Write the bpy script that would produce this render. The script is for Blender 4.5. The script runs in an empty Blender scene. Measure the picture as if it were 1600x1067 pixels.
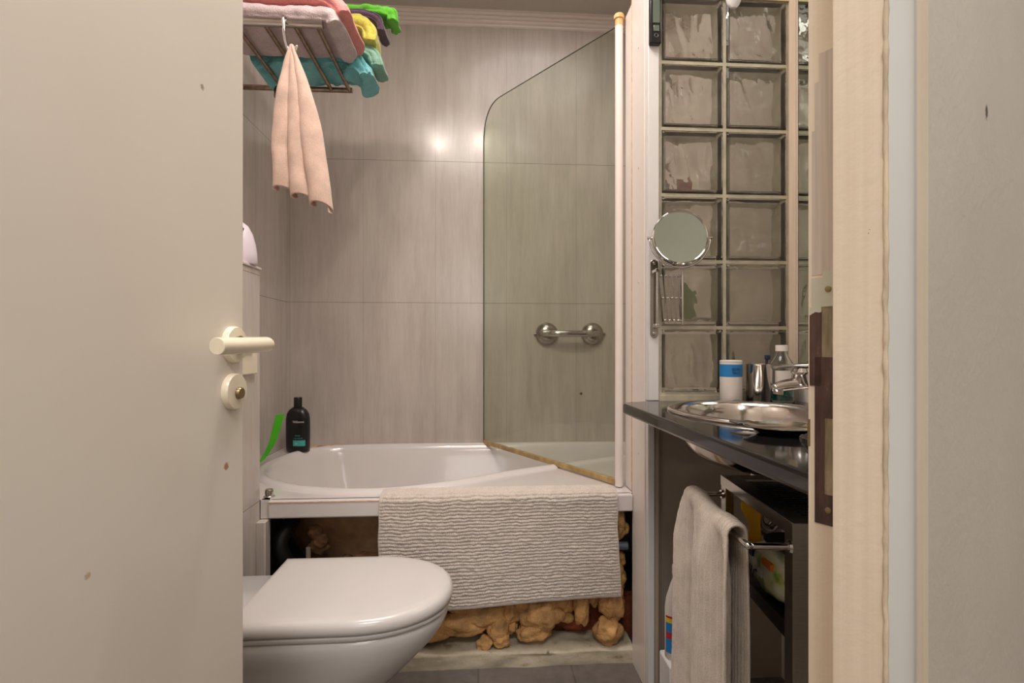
import bpy, bmesh, math, random
from mathutils import Vector, Matrix, noise
from math import sin, cos, pi, radians as R
random.seed(7)
C = bpy.context.scene
COL = C.collection

# ------------------------------------------------------------ camera, world, lights
cd = bpy.data.cameras.new('camera'); cam = bpy.data.objects.new('camera', cd); COL.objects.link(cam)
cd.sensor_width = 36; cd.lens = 18.0; cd.shift_y = 0.0072; cd.clip_start = 0.01
cam.location = (0, 0, 1.03); cam.rotation_euler = (R(90), 0, R(-3.75))
C.camera = cam
w = bpy.data.worlds.new('world'); C.world = w; w.use_nodes = True
w.node_tree.nodes['Background'].inputs[0].default_value = (0.9, 0.88, 0.84, 1)
w.node_tree.nodes['Background'].inputs[1].default_value = 0.05
C.view_settings.view_transform = 'Standard'; C.view_settings.look = 'None'
C.view_settings.gamma = 1; C.view_settings.use_curve_mapping = False
C.view_settings.exposure = 0.2

def lamp(name, loc, power, size, color, target=None, shape='DISK', size_y=None, spread=180):
    l = bpy.data.lights.new(name, 'AREA'); l.shape = shape; l.size = size; l.energy = power; l.color = color
    if size_y: l.size_y = size_y
    l.spread = R(spread)
    o = bpy.data.objects.new(name, l); COL.objects.link(o); o.location = loc
    if target: o.rotation_euler = (Vector(target) - Vector(loc)).to_track_quat('-Z', 'Y').to_euler()
    return o
WARM = (1.0, 0.85, 0.72)
lamp('bathroom_spot', (0.02, 1.10, 2.64), 5.5, 0.08, WARM)
lamp('bathroom_spot', (-0.30, 1.12, 2.64), 4.5, 0.08, WARM)
lamp('bathroom_soft_light', (-0.05, 0.90, 2.66), 13.0, 1.0, (1.0, 0.95, 0.925))
lamp('bath_fill_light', (0.30, 1.90, 2.67), 3.2, 0.8, (1.0, 0.95, 0.92))  # added fill, no fitting: lifts the shaded bath end behind pillar and blocks
lamp('hallway_light', (-0.02, -0.50, 2.62), 27.0, 0.8, (1.0, 0.965, 0.94), (0.1, 0.3, 0.9))
lamp('hallway_fill', (-0.1, -1.45, 1.75), 7.0, 1.0, (1.0, 0.97, 0.94), (0.2, 0.6, 1.0))

# ------------------------------------------------------------ materials
def lin(c):
    return tuple((x / 12.92 if x <= 0.04045 else ((x + 0.055) / 1.055) ** 2.4) for x in [v / 255 for v in c])
def c4(c): return (*lin(c), 1)
class NT:
    def __init__(s, name):
        s.m = bpy.data.materials.new(name); s.m.use_nodes = True; s.t = s.m.node_tree
        s.p = s.t.nodes['Principled BSDF']; s.out = s.t.nodes['Material Output']
        s._co = None
    def n(s, typ, **kw):
        nd = s.t.nodes.new(typ)
        for k, v in kw.items():
            if k.startswith('_'): setattr(nd, k[1:], v)
            else: nd.inputs[k.replace('#', ' ')].default_value = v
        return nd
    def l(s, a, b): s.t.links.new(a, b)
    def co(s):
        if not s._co: s._co = s.n('ShaderNodeTexCoord').outputs['Object']
        return s._co
    def mapping(s, scale, loc=(0, 0, 0), rot=(0, 0, 0)):
        mp = s.n('ShaderNodeMapping'); mp.inputs['Scale'].default_value = scale; mp.inputs['Location'].default_value = loc
        mp.inputs['Rotation'].default_value = rot
        s.l(s.co(), mp.inputs['Vector']); return mp.outputs[0]
    def noise(s, scale, detail=3, vec=None, rough=0.5):
        nd = s.n('ShaderNodeTexNoise'); nd.inputs['Scale'].default_value = scale; nd.inputs['Detail'].default_value = detail
        nd.inputs['Roughness'].default_value = rough
        s.l(vec or s.co(), nd.inputs['Vector']); return nd.outputs['Fac']
    def ramp(s, fac, stops):
        nd = s.n('ShaderNodeValToRGB'); el = nd.color_ramp.elements
        while len(el) < len(stops): el.new(0.5)
        for e, (p, c) in zip(el, stops): e.position = p; e.color = c
        s.l(fac, nd.inputs[0]); return nd.outputs[0]
    def mix(s, fac, a, b, mode='MIX'):
        nd = s.n('ShaderNodeMix', _data_type='RGBA', _blend_type=mode)
        for i, v in ((0, fac), (6, a), (7, b)):
            if hasattr(v, 'links'): s.l(v, nd.inputs[i])
            else: nd.inputs[i].default_value = v
        return nd.outputs[2]
    def math(s, op, a, b=0.0):
        nd = s.n('ShaderNodeMath', _operation=op)
        for i, v in ((0, a), (1, b)):
            if hasattr(v, 'links'): s.l(v, nd.inputs[i])
            else: nd.inputs[i].default_value = v
        return nd.outputs[0]
    def bump(s, h, strength=0.3, dist=0.002):
        nd = s.n('ShaderNodeBump'); nd.inputs['Strength'].default_value = strength; nd.inputs['Distance'].default_value = dist
        s.l(h, nd.inputs['Height']); s.l(nd.outputs[0], s.p.inputs['Normal'])
    def near(s, pt, r, sc=(1, 1, 1)):
        """mask: 1 inside radius r of a point, for a stain or a chip of its own shape"""
        mp = s.mapping(sc, tuple(-pt[i] * sc[i] for i in range(3)))
        ad = s.n('ShaderNodeVectorMath', _operation='ADD')
        nz = s.n('ShaderNodeTexNoise'); nz.inputs['Scale'].default_value = 1 / r * 1.5; s.l(s.co(), nz.inputs['Vector'])
        sb = s.n('ShaderNodeVectorMath', _operation='MULTIPLY_ADD'); s.l(nz.outputs['Color'], sb.inputs[0])
        sb.inputs[1].default_value = (r, r, r); sb.inputs[2].default_value = (-r / 2, -r / 2, -r / 2)
        s.l(mp, ad.inputs[0]); s.l(sb.outputs[0], ad.inputs[1])
        ln = s.n('ShaderNodeVectorMath', _operation='LENGTH'); s.l(ad.outputs[0], ln.inputs[0])
        mr = s.n('ShaderNodeMapRange'); mr.inputs[1].default_value = r; mr.inputs[2].default_value = r * 0.6
        s.l(ln.outputs['Value'], mr.inputs[0]); return mr.outputs[0]

def simple(name, rgb, rough=0.5, metal=0.0, var=0.08, nscale=12, bump=0.0, bscale=200, coat=0.0, sheen=0.0, stretch=(1, 1, 1), bdist=0.002):
    t = NT(name)
    f = t.noise(nscale, 4, t.mapping(stretch))
    a = tuple(x * (1 - var) for x in lin(rgb)); b = tuple(min(1, x * (1 + var)) for x in lin(rgb))
    t.l(t.ramp(f, [(0.3, (*a, 1)), (0.7, (*b, 1))]), t.p.inputs['Base Color'])
    t.p.inputs['Roughness'].default_value = rough; t.p.inputs['Metallic'].default_value = metal
    t.p.inputs['Coat Weight'].default_value = coat; t.p.inputs['Sheen Weight'].default_value = sheen
    if bump: t.bump(t.noise(bscale, 3, t.mapping(stretch)), bump, bdist)
    return t.m
def fabric(name, rgb, bscale=260, bump=0.9, stretch=(1, 1, 1), var=0.12):
    t = NT(name)
    f = t.noise(25, 5); g = t.noise(bscale, 2, t.mapping(stretch))
    a = tuple(x * (1 - var) for x in lin(rgb)); b = tuple(min(1, x * (1 + var)) for x in lin(rgb))
    col = t.ramp(f, [(0.3, (*a, 1)), (0.7, (*b, 1))])
    col = t.mix(0.35, col, t.ramp(g, [(0.35, (0.55, 0.55, 0.55, 1)), (0.6, (1, 1, 1, 1))]), 'MULTIPLY')
    t.l(col, t.p.inputs['Base Color'])
    t.p.inputs['Roughness'].default_value = 0.95; t.p.inputs['Sheen Weight'].default_value = 0.3
    t.bump(g, bump, 0.0025)
    return t.m

def tile_mat(name, axis, off):
    """large marbled wall tiles, 0.352 by 0.70; axis 0 runs along x, 1 along y"""
    t = NT(name)
    sp = t.n('ShaderNodeSeparateXYZ'); t.l(t.co(), sp.inputs[0])
    def line(v, o, p, wd):
        x = t.math('DIVIDE', t.math('SUBTRACT', v, o), p)
        fr = t.math('ABSOLUTE', t.math('SUBTRACT', t.math('FRACT', x), 0.5))
        return t.math('GREATER_THAN', fr, 0.5 - wd / p / 2)
    h = line(sp.outputs[2], 0.557, 0.701, 0.0026); v = line(sp.outputs[axis], off, 0.352, 0.0014)
    joint = t.math('MAXIMUM', h, t.math('MULTIPLY', v, 0.7))
    st = (9, 9, 1.1)
    s1 = t.noise(1.0, 6, t.mapping(st, (3, 1, 2)), 0.6)
    s2 = t.noise(2.5, 8, t.mapping((14, 14, 1.4)), 0.7)
    cl = t.noise(2.2, 4)
    col = t.ramp(s1, [(0.32, c4((182, 171, 163))), (0.5, c4((203, 193, 185))), (0.7, c4((213, 204, 197)))])
    col = t.mix(0.40, col, t.ramp(s2, [(0.35, c4((168, 157, 150))), (0.6, c4((212, 203, 196)))]))
    col = t.mix(0.3, col, t.ramp(cl, [(0.3, c4((178, 168, 160))), (0.7, c4((216, 207, 200)))]))
    col = t.mix(joint, col, c4((150, 141, 132)))
    t.l(col, t.p.inputs['Base Color'])
    t.p.inputs['Roughness'].default_value = 0.20
    t.l(t.ramp(t.noise(6, 3), [(0.3, (0.16, 0.16, 0.16, 1)), (0.7, (0.24, 0.24, 0.24, 1))]), t.p.inputs['Roughness'])
    t.bump(t.math('SUBTRACT', 1.0, joint), 0.3, 0.0008)
    return t.m

M = {}
M['tile_back'] = tile_mat('marbled_wall_tile', 0, -0.212)
M['tile_side'] = tile_mat('marbled_side_tile', 1, 2.556)
M['paint'] = simple('white_paint', (222, 214, 206), 0.55, var=0.03, bump=0.05)
M['ceiling'] = simple('ceiling_paint', (196, 189, 181), 0.8, var=0.02, bump=0.1, bscale=60)
M['ceramic'] = simple('white_ceramic', (214, 211, 209), 0.12, var=0.01, coat=0.4)
M['acrylic'] = simple('white_acrylic', (222, 215, 213), 0.16, var=0.015, coat=0.3)
M['seat'] = simple('white_toilet_seat', (214, 209, 206), 0.2, var=0.01, coat=0.2)
M['chrome'] = simple('chrome', (205, 200, 196), 0.10, 1.0, var=0.05)
M['steel'] = simple('brushed_steel', (176, 170, 164), 0.24, 1.0, var=0.1, nscale=40, stretch=(1, 1, 20))
M['dark_steel'] = simple('tarnished_steel', (150, 130, 112), 0.32, 1.0, var=0.3, nscale=60, bump=0.2)
M['sinksteel'] = simple('polished_sink_steel', (212, 206, 200), 0.13, 1.0, var=0.04)
M['cream_plastic'] = simple('cream_plastic', (240, 228, 204), 0.22, var=0.02, coat=0.3)
M['brass'] = simple('worn_brass', (150, 128, 96), 0.35, 0.8, var=0.2, nscale=80)
M['pvc'] = simple('white_pvc', (240, 230, 224), 0.3, var=0.02)
M['pvc_cool'] = simple('cool_white_panel', (228, 226, 226), 0.35, var=0.02)
M['yellowed'] = simple('yellowed_plastic', (226, 184, 124), 0.45, var=0.1)
M['silicone'] = simple('aged_silicone', (214, 176, 132), 0.5, var=0.2, nscale=60)
M['seal'] = simple('amber_seal', (176, 146, 96), 0.4, var=0.25, nscale=30)
M['grout'] = simple('stained_grout', (190, 182, 160), 0.8, var=0.16, nscale=30, bump=0.3)
M['lower_wall'] = simple('grey_beige_wall', (176, 163, 150), 0.5, var=0.05, nscale=4)
M['beige_board'] = simple('beige_board', (216, 196, 174), 0.5, var=0.06, nscale=6, stretch=(8, 8, 1))
M['black'] = simple('black_plastic', (22, 21, 22), 0.28, var=0.1)
M['rubber'] = simple('black_rubber_hose', (24, 23, 22), 0.5, var=0.2)
M['lcd'] = simple('grey_green_screen', (98, 110, 98), 0.25, var=0.06)
M['teal_label'] = simple('teal_label', (72, 176, 168), 0.4, var=0.03)
M['white_print'] = simple('white_print', (215, 215, 215), 0.5, var=0.02)
M['dark_print'] = simple('dark_print', (40, 46, 80), 0.5, var=0.02)
M['green'] = simple('lime_green_plastic', (78, 190, 30), 0.35, var=0.05)
M['blue_label'] = simple('blue_label', (40, 130, 200), 0.45, var=0.04)
M['card'] = simple('white_canister_shell', (226, 218, 212), 0.5, var=0.03)
M['yellow_cloth'] = simple('yellow_rubber', (214, 160, 16), 0.5, var=0.1)
M['wine'] = fabric('wine_red_cloth', (120, 52, 56))
M['darkcloth'] = fabric('black_cloth', (34, 36, 44))
M['foam'] = simple('orange_expanding_foam', (208, 160, 102), 0.75, var=0.3, nscale=22, bump=0.9, bscale=70, bdist=0.008)
M['tub_shell'] = simple('dusty_tub_underside', (190, 150, 112), 0.8, var=0.22, nscale=18, bump=0.4, bscale=50)
M['rubble'] = simple('rubble', (120, 88, 58), 0.9, var=0.5, nscale=25, bump=0.8, bscale=60)
M['brick'] = simple('rough_brick', (140, 72, 44), 0.9, var=0.45, nscale=16, bump=0.9, bscale=40, bdist=0.01)
M['grey_pipe'] = simple('grey_pipe', (104, 116, 124), 0.45, var=0.08)
M['counter'] = simple('black_polished_stone', (26, 24, 24), 0.07, var=0.25, nscale=160)
M['stone_edge'] = M['counter']
M['mirror'] = simple('mirror_silver', (205, 214, 206), 0.015, 1.0, var=0.01)
M['mirror_disc'] = simple('tinted_shaving_mirror', (172, 184, 176), 0.03, 1.0, var=0.02)
M['mirror_edge'] = simple('corroded_mirror_edge', (120, 84, 64), 0.6, var=0.3, nscale=60)
M['wood_bare'] = simple('exposed_wood', (152, 138, 112), 0.85, var=0.35, nscale=30, bump=0.6, bscale=60, stretch=(4, 4, 1))
M['rose_plastic'] = simple('pale_lilac_plastic', (226, 214, 224), 0.35, var=0.02)
M['orange'] = simple('orange_print', (226, 120, 36), 0.5, var=0.05)
M['red'] = simple('red_print', (190, 44, 48), 0.5, var=0.05)
M['yellow'] = simple('yellow_print', (236, 198, 40), 0.5, var=0.05)

def door_paint():
    t = NT('cream_door_paint')
    f = t.noise(3, 4); col = t.ramp(f, [(0.3, c4((226, 217, 205))), (0.7, c4((232, 224, 213)))])
    for (x, z, r, c) in ((0.700, 1.365, 0.0045, (160, 148, 134)), (0.752, 0.868, 0.006, (176, 128, 96)), (0.53, 0.815, 0.004, (200, 180, 150))):
        col = t.mix(t.near((x, 0.0, z), r), col, c4(c))
    t.l(col, t.p.inputs['Base Color']); t.p.inputs['Roughness'].default_value = 0.38
    t.bump(t.noise(90, 3), 0.06, 0.001)
    return t.m
M['door'] = door_paint()
def frame_paint():
    t = NT('worn_frame_paint')
    g = t.noise(1.0, 5, t.mapping((160, 160, 2)), 0.6)
    col = t.ramp(t.noise(7, 4), [(0.3, c4((226, 208, 184))), (0.7, c4((236, 220, 198)))])
    col = t.mix(0.25, col, t.ramp(g, [(0.35, c4((208, 190, 168))), (0.65, c4((238, 224, 204)))]))
    chips = t.math('GREATER_THAN', t.noise(26, 5, None, 0.65), 0.715)
    col = t.mix(chips, col, c4((164, 104, 72)))
    t.l(col, t.p.inputs['Base Color']); t.p.inputs['Roughness'].default_value = 0.5
    t.bump(t.noise(140, 4), 0.25, 0.001)
    return t.m
M['frame'] = frame_paint()
def gloss_trim():
    t = NT('white_gloss_architrave')
    col = t.ramp(t.noise(5, 3), [(0.3, c4((206, 205, 201))), (0.7, c4((214, 213, 208)))])
    t.l(t.mix(t.math('GREATER_THAN', t.noise(30, 5, None, 0.6), 0.73), col, c4((160, 92, 62))), t.p.inputs['Base Color'])
    t.p.inputs['Roughness'].default_value = 0.25
    return t.m
M['gloss'] = gloss_trim()
def plaster():
    t = NT('grey_rough_plaster')
    col = t.ramp(t.noise(5, 5), [(0.3, c4((198, 190, 178))), (0.7, c4((208, 200, 189)))])
    col = t.mix(t.near((0.424, 0.401, 1.228), 0.0042, (1, 1, 0.6)), col, c4((92, 86, 82)))
    t.l(col, t.p.inputs['Base Color']); t.p.inputs['Roughness'].default_value = 0.8
    t.bump(t.noise(130, 4, None, 0.6), 0.35, 0.0015)
    return t.m
M['plaster'] = plaster()
def plate_paint():
    t = NT('chipped_strike_plate')
    sp = t.n('ShaderNodeSeparateXYZ'); t.l(t.co(), sp.inputs[0])
    hi = t.math('GREATER_THAN', t.math('ADD', sp.outputs[2], t.math('MULTIPLY', t.noise(70, 4), 0.02)), 1.066)
    br = t.ramp(t.noise(90, 5, t.mapping((1, 1, 0.25)), 0.65), [(0.35, c4((64, 46, 42))), (0.62, c4((98, 70, 62))), (0.72, c4((128, 138, 118)))])
    t.l(t.mix(hi, br, c4((202, 200, 182))), t.p.inputs['Base Color'])
    t.p.inputs['Roughness'].default_value = 0.4; t.p.inputs['Metallic'].default_value = 0.15
    t.bump(t.noise(200, 3), 0.3, 0.0006)
    return t.m
M['plate'] = plate_paint()
def floor_mat():
    t = NT('dark_grey_floor_tile')
    b = t.n('ShaderNodeTexBrick'); b.offset = 0; t.l(t.co(), b.inputs['Vector'])
    b.inputs['Color1'].default_value = c4((112, 104, 100)); b.inputs['Color2'].default_value = c4((104, 97, 94))
    b.inputs['Mortar'].default_value = c4((84, 78, 76)); b.inputs['Scale'].default_value = 1
    b.inputs['Brick Width'].default_value = 0.3; b.inputs['Row Height'].default_value = 0.3; b.inputs['Mortar Size'].default_value = 0.003
    t.l(t.mix(0.3, b.outputs['Color'], t.ramp(t.noise(30, 5), [(0.3, c4((80, 74, 70))), (0.7, c4((130, 122, 116)))])), t.p.inputs['Base Color'])
    t.p.inputs['Roughness'].default_value = 0.35
    return t.m
M['floor'] = floor_mat()
def plinth_mat():
    t = NT('whitewashed_plinth')
    col = t.ramp(t.noise(14, 6, t.mapping((1, 1, 2.5)), 0.7), [(0.30, c4((150, 128, 100))), (0.42, c4((190, 178, 154))), (0.7, c4((208, 198, 178)))])
    t.l(col, t.p.inputs['Base Color']); t.p.inputs['Roughness'].default_value = 0.9
    t.bump(t.noise(40, 5), 0.6, 0.004)
    return t.m
M['plinth'] = plinth_mat()
def screen_glass():
    t = NT('clear_screen_glass'); t.t.nodes.remove(t.p)
    tr = t.n('ShaderNodeBsdfTransparent'); 
    t.l(t.ramp(t.noise(3, 4), [(0.3, (0.925, 0.945, 0.90, 1)), (0.7, (0.945, 0.96, 0.92, 1))]), tr.inputs[0])
    gl = t.n('ShaderNodeBsdfGlossy'); gl.inputs['Roughness'].default_value = 0.02
    lw = t.n('ShaderNodeLayerWeight'); lw.inputs[0].default_value = 0.5
    fr = t.math('ADD', 0.03, t.math('MULTIPLY', t.math('POWER', lw.outputs['Facing'], 4.0), 0.5))
    mx = t.n('ShaderNodeMixShader'); t.l(fr, mx.inputs[0]); t.l(tr.outputs[0], mx.inputs[1]); t.l(gl.outputs[0], mx.inputs[2])
    t.l(mx.outputs[0], t.out.inputs[0]); return t.m
M['screen'] = screen_glass()
def glassy(name, rgb, bump=0.0, bscale=20, rough=0.01, bdist=0.004):
    t = NT(name)
    t.l(t.ramp(t.noise(8, 2), [(0.3, c4(rgb)), (0.7, c4(tuple(min(255, v + 4) for v in rgb)))]), t.p.inputs['Base Color'])
    t.p.inputs['Transmission Weight'].default_value = 1; t.p.inputs['Roughness'].default_value = rough
    t.p.inputs['IOR'].default_value = 1.45
    if bump: t.bump(t.noise(bscale, 2), bump, bdist)
    return t.m
def block_glass():
    t = NT('wavy_block_glass')
    t.p.inputs['Base Color'].default_value = c4((253, 252, 248)); t.p.inputs['Transmission Weight'].default_value = 1
    t.p.inputs['Roughness'].default_value = 0.01; t.p.inputs['IOR'].default_value = 1.4
    df = t.n('ShaderNodeBsdfTranslucent'); df.inputs[0].default_value = c4((240, 226, 210))
    d2 = t.n('ShaderNodeBsdfDiffuse'); d2.inputs[0].default_value = c4((214, 200, 184))
    ad = t.n('ShaderNodeMixShader'); ad.inputs[0].default_value = 0.5; t.l(df.outputs[0], ad.inputs[1]); t.l(d2.outputs[0], ad.inputs[2])
    mx = t.n('ShaderNodeMixShader')
    t.l(t.ramp(t.noise(9, 4), [(0.35, (0.07, 0.07, 0.07, 1)), (0.7, (0.20, 0.20, 0.20, 1))]), mx.inputs[0])
    t.l(t.p.outputs[0], mx.inputs[1]); t.l(ad.outputs[0], mx.inputs[2]); t.l(mx.outputs[0], t.out.inputs[0])
    t.bump(t.noise(16, 3, None, 0.4), 0.9, 0.008)
    return t.m
M['block'] = block_glass()
def block_edge():
    t = NT('frosted_block_edge')
    t.p.inputs['Base Color'].default_value = c4((236, 238, 222)); t.p.inputs['Transmission Weight'].default_value = 0.35
    t.p.inputs['Roughness'].default_value = 0.15
    t.l(t.ramp(t.noise(20, 3), [(0.3, c4((196, 192, 164))), (0.7, c4((226, 222, 200)))]), t.p.inputs['Base Color'])
    return t.m
M['block_edge'] = block_edge()
M['clear'] = glassy('clear_bottle_glass', (244, 248, 246))
M['teal_liquid'] = glassy('teal_liquid', (30, 150, 150))
M['cream_edge'] = simple('yellowed_edge_strip', (224, 206, 160), 0.5, var=0.1, nscale=20)
M['lilac'] = fabric('lilac_grey_towelling', (196, 178, 180))
M['pink'] = fabric('coral_pink_towelling', (228, 140, 136))
M['yellowt'] = fabric('lime_yellow_towelling', (204, 198, 84))
M['teal'] = fabric('turquoise_towelling', (112, 190, 196))
M['purple'] = fabric('dark_purple_towelling', (84, 58, 84))
M['greent'] = fabric('bright_green_towelling', (100, 196, 52))
M['sage'] = fabric('sage_green_towelling', (134, 176, 156))
M['peach'] = fabric('peach_towelling', (220, 190, 174), bscale=520, bump=0.5)
M['white_towel'] = fabric('off_white_ribbed_towelling', (216, 203, 190), bscale=500, bump=0.6)
M['mat'] = fabric('beige_nubby_bath_mat', (214, 202, 192), bscale=380, bump=0.35, var=0.05)

# ------------------------------------------------------------ mesh helpers
class MB:
    def __init__(s): s.v = []; s.f = []
    def add(s, vs, fs):
        o = len(s.v); s.v += [tuple(p) for p in vs]; s.f += [tuple(i + o for i in f) for f in fs]; return s
    def box(s, a, b):
        (x0, y0, z0), (x1, y1, z1) = a, b
        vs = [(x, y, z) for z in (z0, z1) for x, y in ((x0, y0), (x1, y0), (x1, y1), (x0, y1))]
        return s.add(vs, [(3, 2, 1, 0), (4, 5, 6, 7), (0, 1, 5, 4), (1, 2, 6, 5), (2, 3, 7, 6), (3, 0, 4, 7)])
    def prism(s, pts, z0, z1):
        n = len(pts); vs = [(x, y, z0) for x, y in pts] + [(x, y, z1) for x, y in pts]
        return s.add(vs, [tuple(range(n - 1, -1, -1)), tuple(range(n, 2 * n))] + [(i, (i + 1) % n, n + (i + 1) % n, n + i) for i in range(n)])
    def loft(s, rings, cap0=True, cap1=True, closed=True):
        n = len(rings[0]); vs = [p for r in rings for p in r]; fs = []
        for k in range(len(rings) - 1):
            for i in range(n if closed else n - 1):
                j = (i + 1) % n; fs.append((k * n + i, k * n + j, (k + 1) * n + j, (k + 1) * n + i))
        if cap0: fs.append(tuple(range(n - 1, -1, -1)))
        if cap1: fs.append(tuple((len(rings) - 1) * n + i for i in range(n)))
        return s.add(vs, fs)
    def lathe(s, prof, c=(0, 0, 0), n=32, axis=(0, 0, 1), cap=True, sx=1, sy=1):
        q = Vector((0, 0, 1)).rotation_difference(Vector(axis)); rings = []
        for r, z in prof:
            rings.append([Vector(c) + q @ Vector((r * sx * cos(2 * pi * i / n), r * sy * sin(2 * pi * i / n), z)) for i in range(n)])
        return s.loft(rings, cap, cap)
    def tube(s, path, r, n=14, cap=True):
        path = [Vector(p) for p in path]; rings = []; up = None
        for i, p in enumerate(path):
            t = (path[min(i + 1, len(path) - 1)] - path[max(i - 1, 0)]).normalized()
            if up is None:
                up = Vector((0, 0, 1)) if abs(t.z) < 0.9 else Vector((1, 0, 0))
            a = t.cross(up).normalized(); up = a.cross(t).normalized()
            rr = r[i] if isinstance(r, (list, tuple)) else r
            rings.append([p + rr * (cos(2 * pi * k / n) * a + sin(2 * pi * k / n) * up) for k in range(n)])
        return s.loft(rings, cap, cap)
    def grid(s, fn, nu, nv):
        vs = [fn(i / nu, j / nv) for j in range(nv + 1) for i in range(nu + 1)]
        fs = [(j * (nu + 1) + i, j * (nu + 1) + i + 1, (j + 1) * (nu + 1) + i + 1, (j + 1) * (nu + 1) + i) for j in range(nv) for i in range(nu)]
        return s.add(vs, fs)
    def build(s, name, mat, parent=None, loc=(0, 0, 0), rotz=0, bev=0, smooth=True, solid=0, sub=0, angle=40, seg=2, offset=0):
        me = bpy.data.meshes.new(name); me.from_pydata(s.v, [], s.f)
        bm = bmesh.new(); bm.from_mesh(me)
        if not solid: bmesh.ops.recalc_face_normals(bm, faces=bm.faces)
        bm.to_mesh(me); bm.free(); me.update()
        if smooth:
            me.shade_smooth(); 
            if angle < 180: me.set_sharp_from_angle(angle=R(angle))
        me.materials.append(M[mat] if isinstance(mat, str) else mat)
        o = bpy.data.objects.new(name, me); COL.objects.link(o); o.location = loc; o.rotation_euler = (0, 0, rotz)
        if parent: o.parent = parent
        if solid:
            m = o.modifiers.new('thickness', 'SOLIDIFY'); m.thickness = solid; m.offset = offset
        if bev:
            m = o.modifiers.new('bevel', 'BEVEL'); m.width = bev; m.segments = seg; m.limit_method = 'ANGLE'; m.harden_normals = False
        if sub:
            m = o.modifiers.new('subdivision', 'SUBSURF'); m.levels = sub; m.render_levels = sub
        return o
def thing(name, label, cat, loc=(0, 0, 0), rotz=0, group=None):
    o = bpy.data.objects.new(name, None); COL.objects.link(o); o.empty_display_size = 0.05
    o.location = loc; o.rotation_euler = (0, 0, rotz); return tag(o, label, cat, group)
def tag(o, label, cat, group=None):
    o['label'] = label; o['category'] = cat
    if group: o['group'] = group
    return o
def struct(o, label=None, cat=None):
    o['kind'] = 'structure'
    if label: o['label'] = label
    if cat: o['category'] = cat
    return o
def text(body, size, mat, parent, loc, rot, depth=0.0003, name='lettering', align='CENTER', scx=1.0):
    cu = bpy.data.curves.new('t', 'FONT'); cu.body = body; cu.size = size; cu.extrude = depth; cu.align_x = align
    o = bpy.data.objects.new('t', cu); COL.objects.link(o)
    bpy.context.view_layer.update()
    me = bpy.data.meshes.new_from_object(o.evaluated_get(bpy.context.evaluated_depsgraph_get()))
    bpy.data.objects.remove(o)
    me.materials.clear(); me.materials.append(M[mat])
    t = bpy.data.objects.new(name, me); COL.objects.link(t); t.parent = parent; t.location = loc; t.rotation_euler = rot
    t.scale = (scx, 1, 1)
    return t
def catmull(pts, k=8, closed=True):
    out = []; n = len(pts); pts = [Vector(p) for p in pts]
    for i in range(n if closed else n - 1):
        g = (lambda j: pts[j % n]) if closed else (lambda j: pts[min(max(j, 0), n - 1)])
        p0, p1, p2, p3 = g(i - 1), g(i), g(i + 1), g(i + 2)
        for j in range(k):
            t = j / k
            out.append(0.5 * ((2 * p1) + (p2 - p0) * t + (2 * p0 - 5 * p1 + 4 * p2 - p3) * t * t + (3 * p1 - p0 - 3 * p2 + p3) * t ** 3))
    if not closed: out.append(pts[-1])
    return out
def nz(x, y, z, s=1.0): return noise.noise(Vector((x * s, y * s, z * s)))

# ------------------------------------------------------------ room shell
YB, XL, XR, ZC = 2.556, -0.93, 0.95, 2.69
WD = Vector((0.865, 0.502)); WN = Vector((0.502, -0.865))          # door wall: along, and towards the hallway
J = Vector((0.244, 0.365)); HG = J - 0.77 * WD
Cc = Vector((0.2343, 0.3254)); Q = Cc + 0.03 * WN; QE = Q + 0.05 * WD
b = MB().box((-1.15, -1.75, -0.05), (1.7, 2.7, 0)); struct(b.build('floor', 'floor', smooth=False))
b = MB().box((-1.15, -1.75, ZC), (1.7, 2.7, ZC + 0.05)); struct(b.build('ceiling', 'ceiling', smooth=False))
b = MB().box((XL - 0.1, YB, 0), (XR + 0.1, YB + 0.1, ZC)); wb = struct(b.build('wall_back', 'tile_back', smooth=False))
b = MB().box((XL - 0.1, -0.40, 0), (XL, YB, ZC)); struct(b.build('wall_left', 'tile_side', smooth=False))
b = MB().box((XR, 0.74, 0), (XR + 0.1, YB, ZC)); struct(b.build('wall_right', 'paint', smooth=False))
# door wall right and left of the opening, and above
def wallseg(a, c, name, z0=0, z1=ZC, mat='plaster'):
    pts = [a, c]; th = 0.059
    p = [a + 0.0 * WN, c + 0.0 * WN, c + th * WN, a + th * WN]
    return struct(MB().prism([tuple(q) for q in p], z0, z1).build(name, mat, smooth=False))
wallseg(J + 0.02 * WD, J + 1.45 * WD, 'wall_front_right')
wallseg(HG - 0.62 * WD, HG - 0.03 * WD, 'wall_front_left')
wallseg(HG - 0.03 * WD, J + 0.02 * WD, 'wall_front_top', 2.08, ZC)
b = MB().box((-1.15, -1.75, 0), (1.7, -1.65, ZC)); struct(b.build('wall_hall_rear', 'plaster', smooth=False))
b = MB().box((-1.15, -1.65, 0), (-1.05, -0.32, ZC)); struct(b.build('wall_hall_left', 'plaster', smooth=False))
b = MB().box((1.55, -1.65, 0), (1.65, 1.25, ZC)); struct(b.build('wall_hall_right', 'plaster', smooth=False))

# coving on the back wall, four ribs
prof = [(0, 0.0)]
for k in range(4):
    y0 = 0.008 + k * 0.010; z0 = k * 0.0145
    prof += [(y0, z0 + 0.001), (y0 + 0.006, z0 + 0.004), (y0 + 0.006, z0 + 0.011), (y0 + 0.002, z0 + 0.0135)]
prof += [(0.05, 0.06), (0, 0.06)]
rings = [[(x, YB - y, 2.63 + z) for y, z in prof] for x in (XL, XR)]
struct(MB().loft(rings).build('trim_1', 'pvc', smooth=False))

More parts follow.
